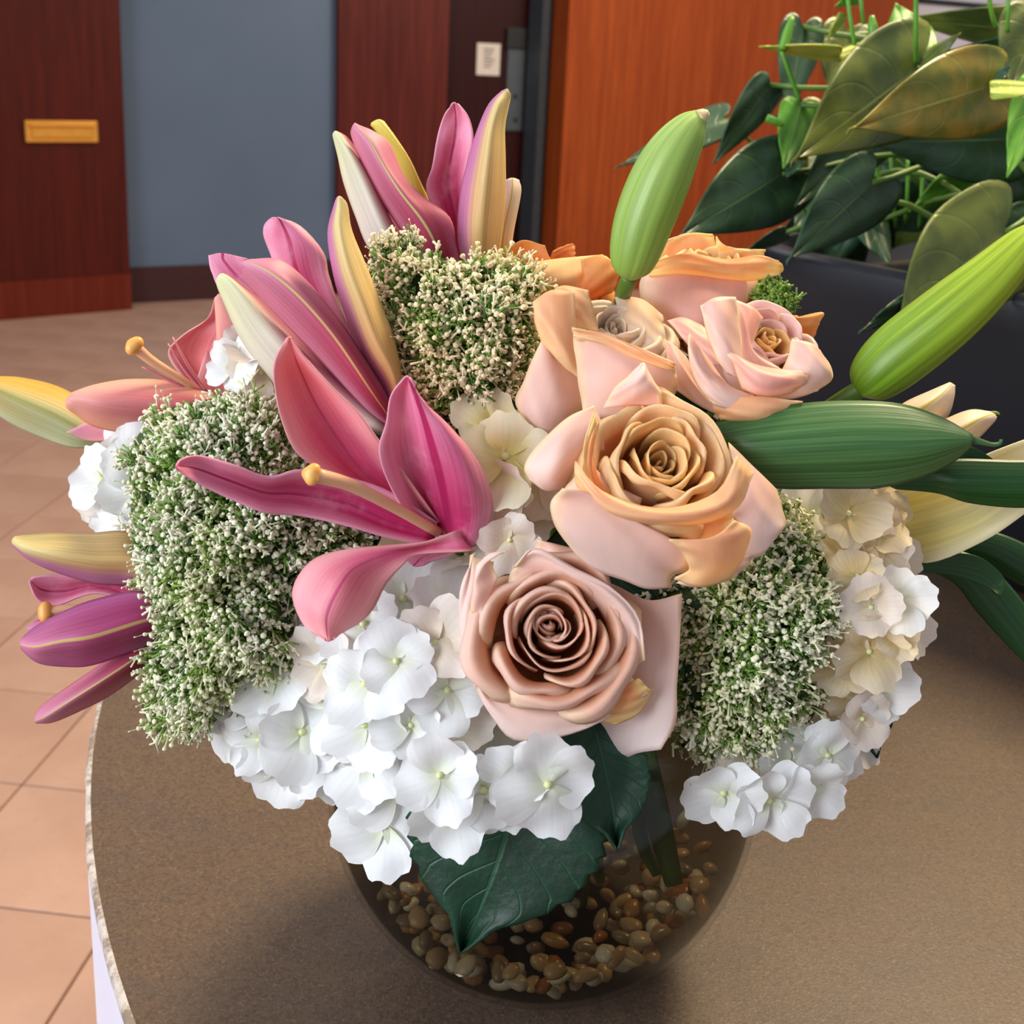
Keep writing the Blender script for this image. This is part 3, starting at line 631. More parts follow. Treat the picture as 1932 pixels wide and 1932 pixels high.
# ================================================================= LILIES
def pistil(root, pts, r=0.0021, knob=0.0046):
    p = [P(*q) for q in pts]; st = tube('style', p, [r*.9, r, r*1.25], 'pistil', root, 9, 14)
    e = p[-1]; dr_ = p[-1]-p[-2]; dr_ /= np.linalg.norm(dr_); Fm = frame(dr_); V, Fc = [], []
    nu, nv = 18, 9
    for j in range(nv):
        la = -math.pi/2+math.pi*j/(nv-1)
        for k_ in range(nu):
            lo = 2*math.pi*k_/nu; rr = knob*(1+.16*math.cos(3*lo))*math.cos(la)
            V.append(e+Fm@np.array([rr*math.cos(lo), rr*math.sin(lo), knob*.75*math.sin(la)+.001]))
    Fc = [(j*nu+k_, j*nu+(k_+1) % nu, (j+1)*nu+(k_+1) % nu, (j+1)*nu+k_) for j in range(nv-1) for k_ in range(nu)]
    mk('stigma', V, Fc, 'stigma', root)
def filaments(root, lst):
    for a, b, c in lst: tube('filament', [P(*a), P(*b), P(*c)], [.0009, .0007, .0003], 'filament', root, 6, 10)

# front open lily
L = thing('lily', P(838, 1015, .432), 'open magenta pink lily facing left in the front centre of the bouquet', 'lily', 'pink lilies in the bouquet')
sheet('petal', [[(800,990,.0),(815,985,.006),(830,985,.0)],[(655,912,.0),(700,905,.012),(745,868,-.004)],[(567,862,0),(640,830,.012),(715,832,-.004)],[(533,795,0),(598,765,.010),(680,782,-.004)],[(517,725,0),(570,705,.008),(628,733,-.002)],[(519,680,0),(556,670,.003),(590,690,0)],[(541,638),(545,636),(550,638)]], 'lily_in_soft', L, .432, -.045, 0, 0, M_=30, N_=22, wr=.0008)
sheet('petal', [[(815,1003,.0),(835,1005,.008),(860,1030,.002),(880,1034,0),(898,1030,0)],[(773,978,0),(808,975,.012),(846,975,.004),(890,980,0),(925,985,.004)],[(735,915,0),(785,912,.012),(835,915,.002),(885,920,-.006),(927,935,.002)],[(716,850,0),(768,850,.010),(818,848,-.003),(865,850,-.006),(900,868,.002)],[(728,798,0),(762,795,.006),(800,785,-.004),(830,795,-.004),(848,806,.002)],[(738,748,0),(758,742,.004),(780,733,-.003),(787,741,0),(794,752,0)],[(762,713),(767,710),(771,711),(776,715),(780,722)]], 'lily_in', L, .428, -.032, 0, 0, M_=34, N_=26, wr=.0007)
sheet('petal', [[(825,985),(822,1010,.004),(815,1034)],[(742,930,0),(738,985,.007),(730,1014,0)],[(662,902,0),(655,950,.009),(648,990,0)],[(567,886,-.003),(560,932,.008),(562,972,0)],[(507,899,0),(500,930,.006),(505,968,-.002)],[(438,876,-.003),(432,906,.003),(436,942,0)],[(375,860,0),(376,886,.002),(378,915,0)],[(343,866),(340,880,.001),(343,893)],[(333,877),(332,880),(333,884)]], 'lily_in', L, .430, -.040, 0, 0, M_=34, N_=18, wr=.0008)
sheet('petal', [[(862,1000),(880,1025),(895,1040)],[(800,1022,0),(795,1034,.003),(790,1046,0)],[(720,1030,0),(725,1048,-.003),(762,1066,0)],[(650,1037,0),(668,1072,-.006),(728,1102,.003)],[(588,1058,.002),(640,1108,-.008),(704,1148,.003)],[(553,1115,.003),(618,1155,-.006),(682,1172,.003)],[(572,1178,.002),(616,1188,-.002),(648,1192,.003)],[(612,1206),(620,1211),(630,1205)]], 'lily_in_soft', L, .424, -.022, 0, 0, M_=32, N_=18, wr=.0006)
sheet('petal', [[(840,1010),(850,1030),(860,1045)],[(790,1030),(800,1050),(815,1060)],[(760,1050),(780,1068),(800,1066)]], 'lily_in', L, .436, -.004, 0, 0)
sheet('petal', [[(900,960),(890,1000),(870,1040)],[(932,960),(925,1005),(895,1035)],[(932,985),(920,1012),(900,1030)]], 'hyd_blush', L, .433, 0, 0, 0)
pistil(L, [(826,1004,.430), (740,955,.412), (660,915,.396), (592,896,.386)], .0021, .0036)
stem(L, P(850, 1025, .440))

# upper left half-open lily
L = thing('lily', P(738, 800, .470), 'half open mauve lily with pale ribs leaning up left beside the cream tiny flowers', 'lily', 'pink lilies in the bouquet')
sheet('petal', [[(560,640),(590,620),(610,600)],[(430,560),(470,540),(500,520)],[(400,515),(425,495),(465,498)],[(393,482),(420,478),(467,488)]], 'lily_in', L, .462, .002, 0, 0)
sheet('petal', [[(725,780,.0),(735,775),(745,770)],[(560,590),(600,590),(650,600)],[(507,470),(560,510),(622,525)],[(498,430),(545,450),(612,480)],[(508,414),(530,418),(567,428)],[(517,411),(522,410),(530,412)]], 'lily_in', L, .468, -.012, 0, 0.004, wr=.0008)
sheet('petal', [[(715,820),(728,815,-.004),(745,795)],[(560,760),(620,745,-.006),(690,745)],[(500,700),(545,670,-.008),(620,690)],[(455,640),(495,610,-.006),(560,630)],[(425,575),(458,560,-.005),(505,575)],[(409,535),(430,525,-.003),(458,540)],[(412,520),(418,517),(428,517)]], 'lily_out_white', L, .452, -.012, 0, 0.003, M_=28, N_=20)
sheet('petal', [[(738,805),(743,800),(750,785)],[(690,770,.004),(705,745,-.006),(722,730,.003)],[(598,672,.004),(634,640,-.008),(668,645,.003)],[(533,605,.004),(575,570,-.008),(622,582,.003)],[(487,556,.003),(525,525,-.006),(578,530,.003)],[(461,522,.001),(487,502,-.003),(528,491,.001)],[(455,499),(460,494),(470,490)]], 'lily_out', L, .444, -.016, 0, 0.004, M_=30, N_=22)
sheet('petal', [[(735,800,.004),(748,800,-.002),(757,775,.003)],[(728,740,.004),(744,720,-.004),(756,705,.002)],[(680,670,.005),(708,645,-.006),(742,636,.002)],[(646,575,.005),(680,570,-.007),(718,572,.002)],[(628,510,.004),(655,500,-.006),(691,503,.002)],[(619,440,.003),(640,432,-.004),(663,435,.001)],[(630,390),(642,388,-.001),(655,388)],[(636,373),(640,370),(645,373)]], 'lily_out_yellow', L, .444, -.012, 0, 0.003, M_=32, N_=20)
sheet('petal', [[(735,805),(742,795),(748,790)],[(640,700),(665,690),(700,690)],[(560,620),(600,610),(640,610)]], 'lily_in', L, .462, 0, 0, 0)
stem(L, P(742, 812, .474), mat='green')

# top lily
L = thing('lily', P(865, 512, .505), 'mauve lily standing upright at the very top of the bouquet', 'lily', 'pink lilies in the bouquet')
sheet('petal', [[(760,500),(790,500),(815,495)],[(775,420),(800,400),(815,390)],[(745,300),(775,310),(803,368)],[(710,248),(740,258),(775,305)],[(700,235),(720,232),(748,262)],[(708,228),(716,226),(724,229)]], 'lily_yellow', L, .520, -.004, 0, .004)
sheet('petal', [[(755,520),(785,515),(820,510)],[(698,470,.003),(740,462,-.006),(780,470,.003)],[(672,410,.003),(710,400,-.006),(748,418,.003)],[(649,345,.003),(680,330,-.005),(714,352,.003)],[(638,295,.002),(660,290,-.004),(684,300,.002)],[(629,258),(640,255,-.002),(657,262)],[(629,251),(633,248),(642,251)]], 'lily_out_white', L, .500, -.008, 0, .003, M_=28, N_=20)
sheet('petal', [[(815,525),(842,520),(870,512)],[(788,480,.004),(822,462,-.006),(859,452,.003)],[(751,426,.004),(796,415,-.008),(846,408,.003)],[(714,370,.004),(755,362,-.008),(800,373,.003)],[(685,313,.003),(722,310,-.006),(762,333,.003)],[(664,258,.001),(695,262,-.004),(735,272,.002)],[(664,243),(675,240,-.001),(704,248)],[(667,236),(670,233),(676,237)]], 'lily_out', L, .494, -.008, 0, .004, M_=30, N_=22)
sheet('petal', [[(862,500),(875,500),(890,500)],[(835,430,-.002),(862,430,.004),(885,420,-.002)],[(806,360,-.002),(845,350,.005),(884,340,-.002)],[(815,315,-.002),(850,305,.004),(890,290,-.002)],[(825,262,-.002),(858,258,.003),(893,250,-.002)],[(838,218,-.001),(860,220,.002),(884,222,-.001)],[(852,196),(857,193),(864,196)]], 'lily_in', L, .508, -.012, 0, 0, M_=28, N_=20, wr=.0008)
sheet('petal', [[(880,515,.003),(908,520,-.003),(935,505,.003)],[(864,450,.004),(905,445,-.008),(946,450,.003)],[(868,370,.004),(912,362,-.009),(953,372,.003)],[(884,300,.004),(920,295,-.008),(953,300,.003)],[(902,243,.003),(928,238,-.006),(952,240,.002)],[(922,198,.002),(940,198,-.004),(960,196,.001)],[(946,173),(955,174),(963,180)],[(952,169),(957,168),(961,172)]], 'lily_out_yellow', L, .494, -.010, 0, .003, M_=30, N_=22)
sheet('petal', [[(928,500),(945,500),(962,500)],[(934,440),(950,440),(968,440)],[(950,370),(965,370),(982,365)],[(953,340),(967,336),(979,340)]], 'lily_cream_small', L, .515, 0, 0, .005)
stem(L, P(868, 520, .508))

# left back coral lily
L = thing('lily', P(425, 765, .500), 'coral pink lily at the left back with a long style reaching left over the floor', 'lily', 'pink lilies in the bouquet')
sheet('petal', [[(225,820),(235,810),(240,800)],[(150,845),(170,815,-.004),(185,770)],[(72,823,.002),(95,780,-.005),(110,730,.003)],[(0,785,.002),(15,745,-.005),(40,713,.003)],[(-50,735,.002),(-35,722,-.004),(-10,710,.002)],[(-85,705),(-80,702),(-70,702)]], 'lily_lime', L, .505, -.018, 0, .004, M_=28, N_=20)
sheet('petal', [[(390,660),(420,690),(440,740)],[(330,800),(335,790),(360,770)],[(188,832),(200,820),(260,805)],[(125,815),(140,808),(165,795)]], 'lily_salmon_pink', L, .500, -.008, 0, 0)
sheet('petal', [[(440,800),(440,780),(430,765)],[(340,820,0),(360,770,-.006),(390,742,.002)],[(255,818,.002),(275,765,-.006),(325,720,.002)],[(180,805,.002),(200,758,-.006),(245,716,.002)],[(140,780,.001),(150,752,-.003),(180,726,.001)],[(125,768),(125,755),(134,742)]], 'lily_salmon', L, .488, -.012, 0, .004, wr=.0006, M_=28, N_=20)
sheet('petal', [[(390,745),(405,750),(425,755)],[(345,712),(385,710,.005),(440,712)],[(318,668,0),(370,660,.006),(462,655,0)],[(345,632,0),(390,618,.004),(472,632,0)],[(392,600,0),(412,590,.003),(448,598,0)],[(405,562),(413,555),(424,565)]], 'lily_salmon_pink', L, .500, -.010, 0, 0, wr=.0010, M_=26, N_=22)
sheet('petal', [[(425,740),(440,740),(455,735)],[(412,670),(430,665),(455,665)],[(408,610),(425,610),(460,635)],[(405,565),(414,556),(430,580)]], 'lily_salmon', L, .486, -.004, 0, .002)
pistil(L, [(385,745,.492), (335,712,.484), (285,680,.478), (256,655,.474)], .0019, .0040)
filaments(L, [((392,742,.49), (355,690,.482), (326,636,.476)), ((388,742,.49), (350,700,.482), (317,648,.476)), ((380,750,.49), (320,718,.482), (268,692,.476))])
stem(L, P(428, 775, .505))

# lower left purple lily
L = thing('lily', P(300, 1165, .478), 'purple pink lily pointing left at the lower left edge of the bouquet', 'lily', 'pink lilies in the bouquet')
sheet('petal', [[(320,1160),(330,1150),(335,1140)],[(130,1185),(150,1160),(180,1140)],[(65,1190),(75,1170),(95,1160)],[(50,1185),(52,1182),(58,1176)]], 'lily_in', L, .480, 0, 0, 0)
sheet('petal', [[(310,1170),(310,1150,-.003),(310,1135)],[(190,1120,.0),(205,1105,.004),(215,1088,0)],[(109,1142,0),(120,1115,.004),(130,1085,0)],[(72,1133,0),(78,1112,.003),(90,1085,0)],[(54,1098),(56,1094),(60,1090)]], 'lily_in', L, .470, -.008, 0, 0)
sheet('petal', [[(320,1175),(325,1150),(330,1120)],[(275,1113,.004),(270,1065,-.006),(262,1012,.004)],[(181,1100,.003),(178,1055,-.008),(170,1006,.004)],[(109,1080,.002),(105,1045,-.008),(100,1006,.003)],[(55,1056,.001),(50,1033,-.005),(52,1010,.002)],[(25,1030),(23,1020),(28,1012)]], 'lily_out_yellow', L, .466, -.012, 0, .003, M_=28, N_=22)
sheet('petal', [[(320,1180),(322,1165),(322,1150)],[(283,1214,.004),(275,1170,-.006),(268,1116,.003)],[(180,1253,.004),(178,1200,-.010),(176,1132,.003)],[(120,1257,.003),(115,1210,-.008),(112,1158,.003)],[(72,1250,.002),(68,1220,-.005),(68,1182,.002)],[(44,1228),(42,1216,-.001),(46,1200)],[(39,1219),(38,1216),(39,1212)]], 'lily_purple', L, .456, -.012, 0, .003, M_=30, N_=22)
sheet('petal', [[(330,1215),(325,1190),(318,1165)],[(262,1272,.003),(250,1245,-.006),(238,1218,.003)],[(205,1313,.003),(190,1285,-.007),(178,1262,.003)],[(150,1341,.002),(135,1320,-.006),(124,1299,.002)],[(100,1362,.001),(88,1350,-.004),(78,1333,.001)],[(68,1364),(65,1360),(66,1354)]], 'lily_out', L, .466, -.008, 0, .003, M_=28, N_=20)
pistil(L, [(300,1150,.470), (200,1148,.464), (130,1150,.460), (92,1155,.458)], .0019, .0040)
stem(L, P(318, 1165, .482))

# cream lily at the right
L = thing('lily', P(1660, 980, .49), 'cream yellow lily reaching right past the dark green leaf, over the table', 'lily')
sheet('petal', [[(1640,975),(1650,990),(1665,1005)],[(1690,925,0),(1705,985,.006),(1738,1062,0)],[(1800,885,-.001),(1815,955,.008),(1850,1024,0)],[(1880,850,-.001),(1900,905,.008),(1935,968,0)],[(1965,820,0),(1985,860,.005),(2005,905,0)],[(2060,805),(2062,812),(2065,818)]], 'lily_cream', L, .478, -.03, 0, 0, M_=28, N_=20, wr=.0006)
sheet('petal', [[(1655,955),(1665,965),(1675,975)],[(1640,935),(1660,925),(1690,925)],[(1655,915),(1680,905),(1710,915)]], 'lily_cream', L, .486, 0, 0, 0)
sheet('petal', [[(1640,880),(1650,890),(1660,900)],[(1680,790),(1700,810),(1740,835)],[(1704,762,.002),(1735,775,-.004),(1785,790,.002)],[(1755,738,.001),(1775,745,-.002),(1799,752,.001)],[(1792,722),(1796,724),(1801,727)]], 'lily_cream_small', L, .496, .01, 0, .004)
sheet('petal', [[(1650,900),(1660,905),(1670,915)],[(1730,820),(1750,840),(1775,870)],[(1783,792,.002),(1805,815,-.004),(1835,835,.002)],[(1830,774,.001),(1850,790,-.003),(1873,798,.001)],[(1868,777),(1876,782),(1880,787)]], 'lily_cream_small', L, .492, .008, 0, .004)
tube('petal_tip', [P(1870, 780, .501), P(1880, 779, .501), P(1886, 782, .501)], [.0012, .0008, .0003], 'bud_green', L, 6, 6)
stem(L, P(1645, 985, .50))

# closed green buds
def bud(label, axis_pts, rad, mat, stem_pts, d, sr=.0026):
    p = [P(*q) for q in axis_pts]; C_ = cr1(p, 40); root = thing('lily_bud', P(*stem_pts[-1]), label, 'flower bud')
    rr = np.interp(np.linspace(0, 1, 40), np.linspace(0, 1, len(rad)), rad)*d/F
    rr = np.convolve(np.pad(rr, 2, 'edge'), np.ones(5)/5, 'valid'); rr[0] *= .55; rr[-1] *= .7
    T = np.gradient(C_, axis=0); T /= np.linalg.norm(T, axis=1)[:, None]; a = -fw-T[0]*(T[0]@-fw); V, uv = [], []; nu = 60
    for i in range(40):
        a = a-T[i]*(a@T[i]); a /= np.linalg.norm(a); b = np.cross(T[i], a)
        for k_ in range(nu):
            w = 2*math.pi*k_/nu+.9
            g = 1-.11*math.exp(-((((w*3/(2*math.pi)) % 1)-.5)/.05)**2)+.05*math.cos(3*w)-.03*math.exp(-((((w*3/(2*math.pi)+.5) % 1)-.5)/.05)**2)+.004*math.cos(18*w)
            V.append(C_[i]+rr[i]*g*(math.cos(w)*a+math.sin(w)*b)); uv.append((k_/nu, i/39))
    Fc = [(i*nu+k_, i*nu+(k_+1) % nu, (i+1)*nu+(k_+1) % nu, (i+1)*nu+k_) for i in range(39) for k_ in range(nu)]+[tuple(range(nu))[::-1], tuple(39*nu+k_ for k_ in range(nu))]
    mk('bud', V, Fc, mat, root, uv)
    tube('stem', [P(*q) for q in stem_pts], sr, 'green', root, 10, 16)
    return root
B = bud('upright pale green closed lily bud standing in front of the orange wood wall', [(1186,528,.452),(1192,500,.450),(1218,410,.446),(1260,310,.442),(1300,245,.440),(1326,216,.439)], [10, 26, 42, 52, 57, 58, 54, 46, 36, 24, 13], 'bud_green', [(1189,520,.452),(1177,552,.462),(1168,600,.500),(1150,760,.505),(1110,1000,.51)], .446, .0032)
tube('bud_tip', [P(1318, 222, .438), P(1330, 218, .438), P(1334, 222, .438)], [.003, .0026, .001], 'lily_cream_small', B, 8, 6)
bud('yellow green closed lily bud pointing up right in front of the planter', [(1620,742,.452),(1640,722,.450),(1695,672,.446),(1785,600,.440),(1865,530,.436),(1930,462,.433),(1965,420,.432)], [12, 38, 54, 62, 62, 58, 50, 40, 28, 10], 'bud_lime', [(1640,722,.450),(1610,742,.452),(1560,775,.458),(1440,860,.47),(1250,980,.49)], .442, .0036)

# ================================================================= BROAD LILY LEAVES
def leafthing(label, rows, mat, d, dr, dc, bl, **kw):
    root = thing('lily_leaf', P(rows[0][0][0], rows[0][0][1], d), label, 'leaf')
    sheet('blade', rows, mat, root, d, dr, dc, bl, M_=34, N_=18, solid=.0008, **kw)
    c_ = len(rows[0])//2; q = rows[0][c_]; stem(root, P(q[0]+4, q[1], d), 'leaf_stalk', .0016, mat, .045); return root
r_ = leafthing('broad glossy green leaf with hooked tip lying right of the biggest peach rose', [[(1340,800),(1360,850),(1400,900)],[(1400,782,.003),(1420,850,-.003),(1462,920,.003)],[(1493,764,.003),(1520,845,-.003),(1560,921,.003)],[(1600,757,.003),(1625,840,-.003),(1660,919,.003)],[(1700,763,.003),(1720,838,-.003),(1745,898,.003)],[(1780,790,.002),(1790,832,-.002),(1802,868,.002)],[(1835,822),(1836,830),(1834,840)]], 'blade', .424, -.010, 0, .004)
tube('leaf_tip', [P(1830, 828, .4155), P(1852, 834, .415), P(1872, 839, .415), P(1886, 837, .415), P(1889, 829, .415)], [.0019, .0011, .0008, .0008, .0006], 'blade', r_, 7, 14)
leafthing('dark green long leaf crossing over the cream lily at the right edge', [[(1660,900),(1670,912),(1690,922)],[(1740,882),(1750,905),(1770,930)],[(1800,867),(1812,912,-.002),(1830,948)],[(1900,869),(1912,915,-.002),(1925,957)],[(2000,872),(2010,912,-.002),(2015,948)],[(2090,890),(2092,900),(2094,912)]], 'blade_dark', .446, -.015, 0, .002)
leafthing('narrow dark leaf low at the right curving over the table towards the planter', [[(1700,1068),(1705,1072),(1712,1076)],[(1790,1045),(1790,1066),(1790,1085)],[(1850,1052),(1845,1078),(1838,1098)],[(1895,1092),(1882,1104),(1868,1112)],[(1888,1126),(1884,1124),(1880,1121)]], 'blade_dark', .50, -.01, 0, 0)
leafthing('dark arching leaf hanging down at the lower right edge', [[(1720,1050),(1725,1058),(1735,1066)],[(1810,1040),(1812,1075),(1800,1100)],[(1875,1075),(1865,1125),(1840,1150)],[(1925,1130),(1910,1180),(1885,1200)],[(1965,1195),(1950,1235),(1930,1245)],[(1990,1260),(1985,1270),(1975,1275)]], 'blade_dark', .52, -.01, 0, .003)
leafthing('dark leaf behind the cream lily at the right edge above the arching leaf', [[(1760,1020),(1765,1030),(1770,1040)],[(1850,1000),(1855,1030),(1850,1060)],[(1940,1030),(1935,1070),(1920,1100)],[(2000,1080),(1995,1110),(1985,1130)],[(2050,1140),(2050,1145),(2048,1150)]], 'blade_dark', .535, -.01, 0, .003)
leafthing('small dark leaf tip between the broad leaf and the cream lily', [[(1740,880),(1745,890),(1750,900)],[(1800,850),(1810,868),(1825,885)],[(1838,845),(1850,862),(1870,880)],[(1890,878),(1893,882),(1896,886)]], 'blade_dark', .452, 0, 0, 0)

# ================================================================= HYDRANGEAS
def hyd_petal(seed):
    r = np.random.default_rng(seed); m_, n_ = 10, 13; V, uv = [], []; ph = r.uniform(0, 6.28, 4); cup = r.uniform(-.12, .26); wd_ = r.uniform(.56, .68); asy = r.uniform(-.12, .12)
    for i in range(m_):
        s = i/(m_-1)
        for j in range(n_):
            t = -1+2*j/(n_-1)
            w = wd_*math.sin(math.pi*min(.5, .06+.62*s))**.8
            L_ = 1-.30*abs(t)**2.4+asy*t
            if s > .8: L_ += .045*(math.sin(8.5*t+ph[0])*(s-.8)/.2)
            x = (.03+s*L_); y = t*w*(1 if s < .85 else 1-.10*(s-.85)/.15)
            z = cup*(x**2)+.16*cup*t*t+.045*math.sin(3*x*2+ph[1]+2*t)+.05*math.sin(4*t+ph[2])*s
            V.append((x, y, z)); uv.append(((t+1)/2, s))
    me = bpy.data.meshes.new('petal'); me.from_pydata(V, [], grid_faces(m_, n_)); ul = me.uv_layers.new(name='UVMap')
    li = np.empty(len(me.loops), int); me.loops.foreach_get('vertex_index', li); ul.data.foreach_set('uv', np.array(uv)[li].ravel())
    me.polygons.foreach_set('use_smooth', [True]*len(me.polygons)); return me
HP = {}
for c_ in ('hyd_white', 'hyd_cream', 'hyd_blush', 'hyd_old'):
    HP[c_] = []
    for k_ in range(6):
        me = hyd_petal(100+k_); me.materials.append(M[c_]); HP[c_].append(me)
EYE = bpy.data.meshes.new('floret')
ev, ef = [], []
for (r0_, z0_, r1_, z1_) in ((.07, .10, 0, 0),):
    nu, nv = 8, 5
    for j in range(nv):
        la = math.pi/2*(1-j/(nv-1)*1.6)
        for k_ in range(nu): ev.append((.085*math.cos(la)*math.cos(2*math.pi*k_/nu), .085*math.cos(la)*math.sin(2*math.pi*k_/nu), .05+.075*math.sin(la)))
    ef += [(j*nu+k_, (j+1)*nu+k_, (j+1)*nu+(k_+1) % nu, j*nu+(k_+1) % nu) for j in range(nv-1) for k_ in range(nu)]
    b = len(ev)
    for z in (.02, -1.3):
        for k_ in range(6): ev.append((.045*math.cos(k_*1.047), .045*math.sin(k_*1.047), z))
    ef += [(b+k_, b+6+k_, b+6+(k_+1) % 6, b+(k_+1) % 6) for k_ in range(6)]
EYE.from_pydata(ev, [], ef); EYE.materials.append(M['hyd_eye']); EYE.polygons.foreach_set('use_smooth', [True]*len(EYE.polygons))
def floret(root, pos, nrm, size, mat, rr, npet=4):
    Fm = frame(nrm, rr.uniform(0, 1.57)); Rm = Matrix(Fm.tolist()).to_quaternion()
    fo_ = bpy.data.objects.new('floret', EYE); COL.objects.link(fo_); fo_.parent = root
    fo_.location = Vector(pos-ORG[root.name]); fo_.rotation_mode = 'QUATERNION'; fo_.rotation_quaternion = Rm; fo_.scale = (size,)*3
    for k_ in range(npet):
        p_ = bpy.data.objects.new('petal', HP[mat][rr.integers(6)]); COL.objects.link(p_); p_.parent = fo_
        s = rr.uniform(.86, 1.1); p_.scale = (s, s*rr.uniform(.9, 1.12), 1)
        p_.rotation_euler = (rr.uniform(-.14, .14), rr.uniform(-.30, .12), k_*math.pi/2+rr.uniform(-.12, .12)); p_.location.z = .012*(k_ % 2)
def inpoly(x, y, pg):
    c = False; j = len(pg)-1
    for i in range(len(pg)):
        if (pg[i][1] > y) != (pg[j][1] > y) and x < (pg[j][0]-pg[i][0])*(y-pg[i][1])/(pg[j][1]-pg[i][1])+pg[i][0]: c = not c
        j = i
    return c
def hydrangea(label, poly, c, dfront, depth_r, size_px, spacing, mats, seed, extra=(), open_=.75):
    """florets over a rounded head; c = pixel centre of the dome, depth falls off away from it"""
    r = np.random.default_rng(seed); root = thing('hydrangea', P(c[0], c[1], dfront+depth_r), label, 'hydrangea', 'white hydrangea heads in the bouquet')
    xs = [p[0] for p in poly]; ys = [p[1] for p in poly]; rad = max(max(xs)-min(xs), max(ys)-min(ys))/2
    centers = [(e[0], e[1]) for e in extra]; pts_ = [(e[0], e[1], e[2] if len(e) > 2 else None, e[3] if len(e) > 3 else None, e[4] if len(e) > 4 else None) for e in extra]
    for _ in range(4000):
        x, y = r.uniform(min(xs), max(xs)), r.uniform(min(ys), max(ys))
        if inpoly(x, y, poly) and all((x-a)**2+(y-b)**2 > spacing**2 for a, b in centers): centers.append((x, y)); pts_.append((x, y, None, None, None))
    cc = P(c[0], c[1], dfront+depth_r*.9)
    for x, y, sz, nn, dep in pts_:
        rho = math.hypot(x-c[0], y-c[1])/rad; d = dfront+depth_r*min(1.0, rho*rho)+r.uniform(-.003, .003)
        d = dep or d; p = P(x, y, d); nrm = p-cc; nrm /= np.linalg.norm(nrm); nrm = nrm*.8+camvec((0, .1, .55))+r.normal(0, .22, 3)
        if nn is not None: nrm = camvec(nn)
        floret(root, p, nrm/np.linalg.norm(nrm), (sz or size_px*r.uniform(.88, 1.15))*d/F, mats[r.integers(len(mats))], r)
        if sz is None and open_ > r.random():    # a second layer filling the gaps below
            q = P(x+r.uniform(-.4, .4)*spacing, y+r.uniform(-.4, .4)*spacing, d+.012); floret(root, q, (nrm+r.normal(0, .3, 3)), size_px*d/F, mats[r.integers(len(mats))], r)
    # cluster of green stalks inside the head
    tp = cc+camvec((0, 0, -1))*0.01
    stem(root, tp)
    return root
hydrangea('big white hydrangea head spilling over the front of the vase below the open pink lily', [(590,1200),(640,1120),(720,1090),(800,1090),(850,1150),(880,1270),(900,1330),(970,1410),(1040,1430),(1040,1500),(960,1510),(860,1520),(800,1500),(740,1520),(700,1490),(680,1420),(640,1360),(600,1290)], (780, 1300), .412, .040, 84, 68, ['hyd_white', 'hyd_white', 'hyd_white', 'hyd_blush'], 5,
   extra=[(776,1367,70,(-.1,.1,1)), (853,1369,76,(.1,0,1)), (722,1556,100,(-.25,-.1,1)), (1032,1478,104,(.35,-.1,1),.402), (912,1488,96,(.05,-.25,1),.408), (975,1462,74,(.2,.1,1),.404), (850,1530,84,(-.1,-.4,1),.412), (830,1462,86,(0,.1,1),.402), (955,1520,66,(.1,-.5,.9),.412), (760,1130,88,(.1,.4,.9)), (690,1290,90,(-.2,.3,.9))])
hydrangea('white hydrangea head at the lower left under the green-white tiny flowers', [(400,1350),(440,1290),(500,1270),(580,1290),(640,1350),(640,1420),(590,1450),(540,1470),(480,1440),(420,1400)], (540, 1350), .436, .030, 82, 60, ['hyd_white', 'hyd_white', 'hyd_blush'], 9, extra=[(535,1440,82,(-.1,-.2,1)), (430,1380,74,(-.5,-.2,.9))])
hydrangea('cream yellow hydrangea florets between the open pink lily and the peach rose', [(870,790),(930,790),(980,830),(1020,900),(1010,960),(980,1000),(930,960),(900,880)], (940, 880), .432, .022, 80, 66, ['hyd_cream', 'hyd_cream', 'hyd_blush'], 15, extra=[(955,862,96,(-.2,.3,1)), (990,968,60,(0,0,1)), (962,1018,62,(-.1,-.2,1),.424), (1000,810,50,(.3,.3,.8))])
hydrangea('white hydrangea florets at the far left behind the big green-white flower head', [(170,880),(200,850),(260,840),(280,930),(240,990),(190,970)], (240, 900), .470, .030, 76, 56, ['hyd_white'], 17, extra=[(195,905,70,(-.5,.1,.8)), (215,960,60,(-.3,-.3,.9))])
hydrangea('small white hydrangea bit above the big green-white flower head, below the mauve lily', [(440,670),(480,660),(510,720),(480,740)], (470, 690), .452, .010, 60, 44, ['hyd_white', 'hyd_blush'], 19, extra=[(440,690,60,(-.4,.3,.8))])
hydrangea('aged white hydrangea head at the right of the right tiny flower head', [(1500,950),(1560,930),(1620,920),(1680,980),(1700,1040),(1700,1110),(1700,1180),(1690,1260),(1660,1320),(1650,1390),(1600,1400),(1560,1330),(1600,1220),(1610,1100),(1560,1020)], (1600, 1150), .438, .040, 64, 52, ['hyd_old', 'hyd_blush', 'hyd_white', 'hyd_old'], 23, extra=[(1590,1400,62), (1625,1355,66,(.4,-.1,1),.452), (1600,970,70,(.1,.5,1),.444), (1660,1300,70,(.4,0,.8))])
hydrangea('white hydrangea head at the lower right hanging beside the vase rim', [(1330,1480),(1400,1475),(1480,1470),(1560,1430),(1590,1450),(1530,1490),(1460,1510),(1380,1510)], (1450, 1440), .428, .030, 80, 60, ['hyd_white', 'hyd_white', 'hyd_blush'], 27, extra=[(1365,1495,78,(-.3,-.2,1),.438), (1450,1508,86,(0,-.4,1),.436), (1530,1490,76,(.3,-.3,1),.440), (1410,1448,74,(-.1,.2,1),.450), (1490,1440,78,(.1,.1,1),.450), (1560,1425,72,(.3,0,1),.448), (1585,1445,50,(.4,-.2,.9))])
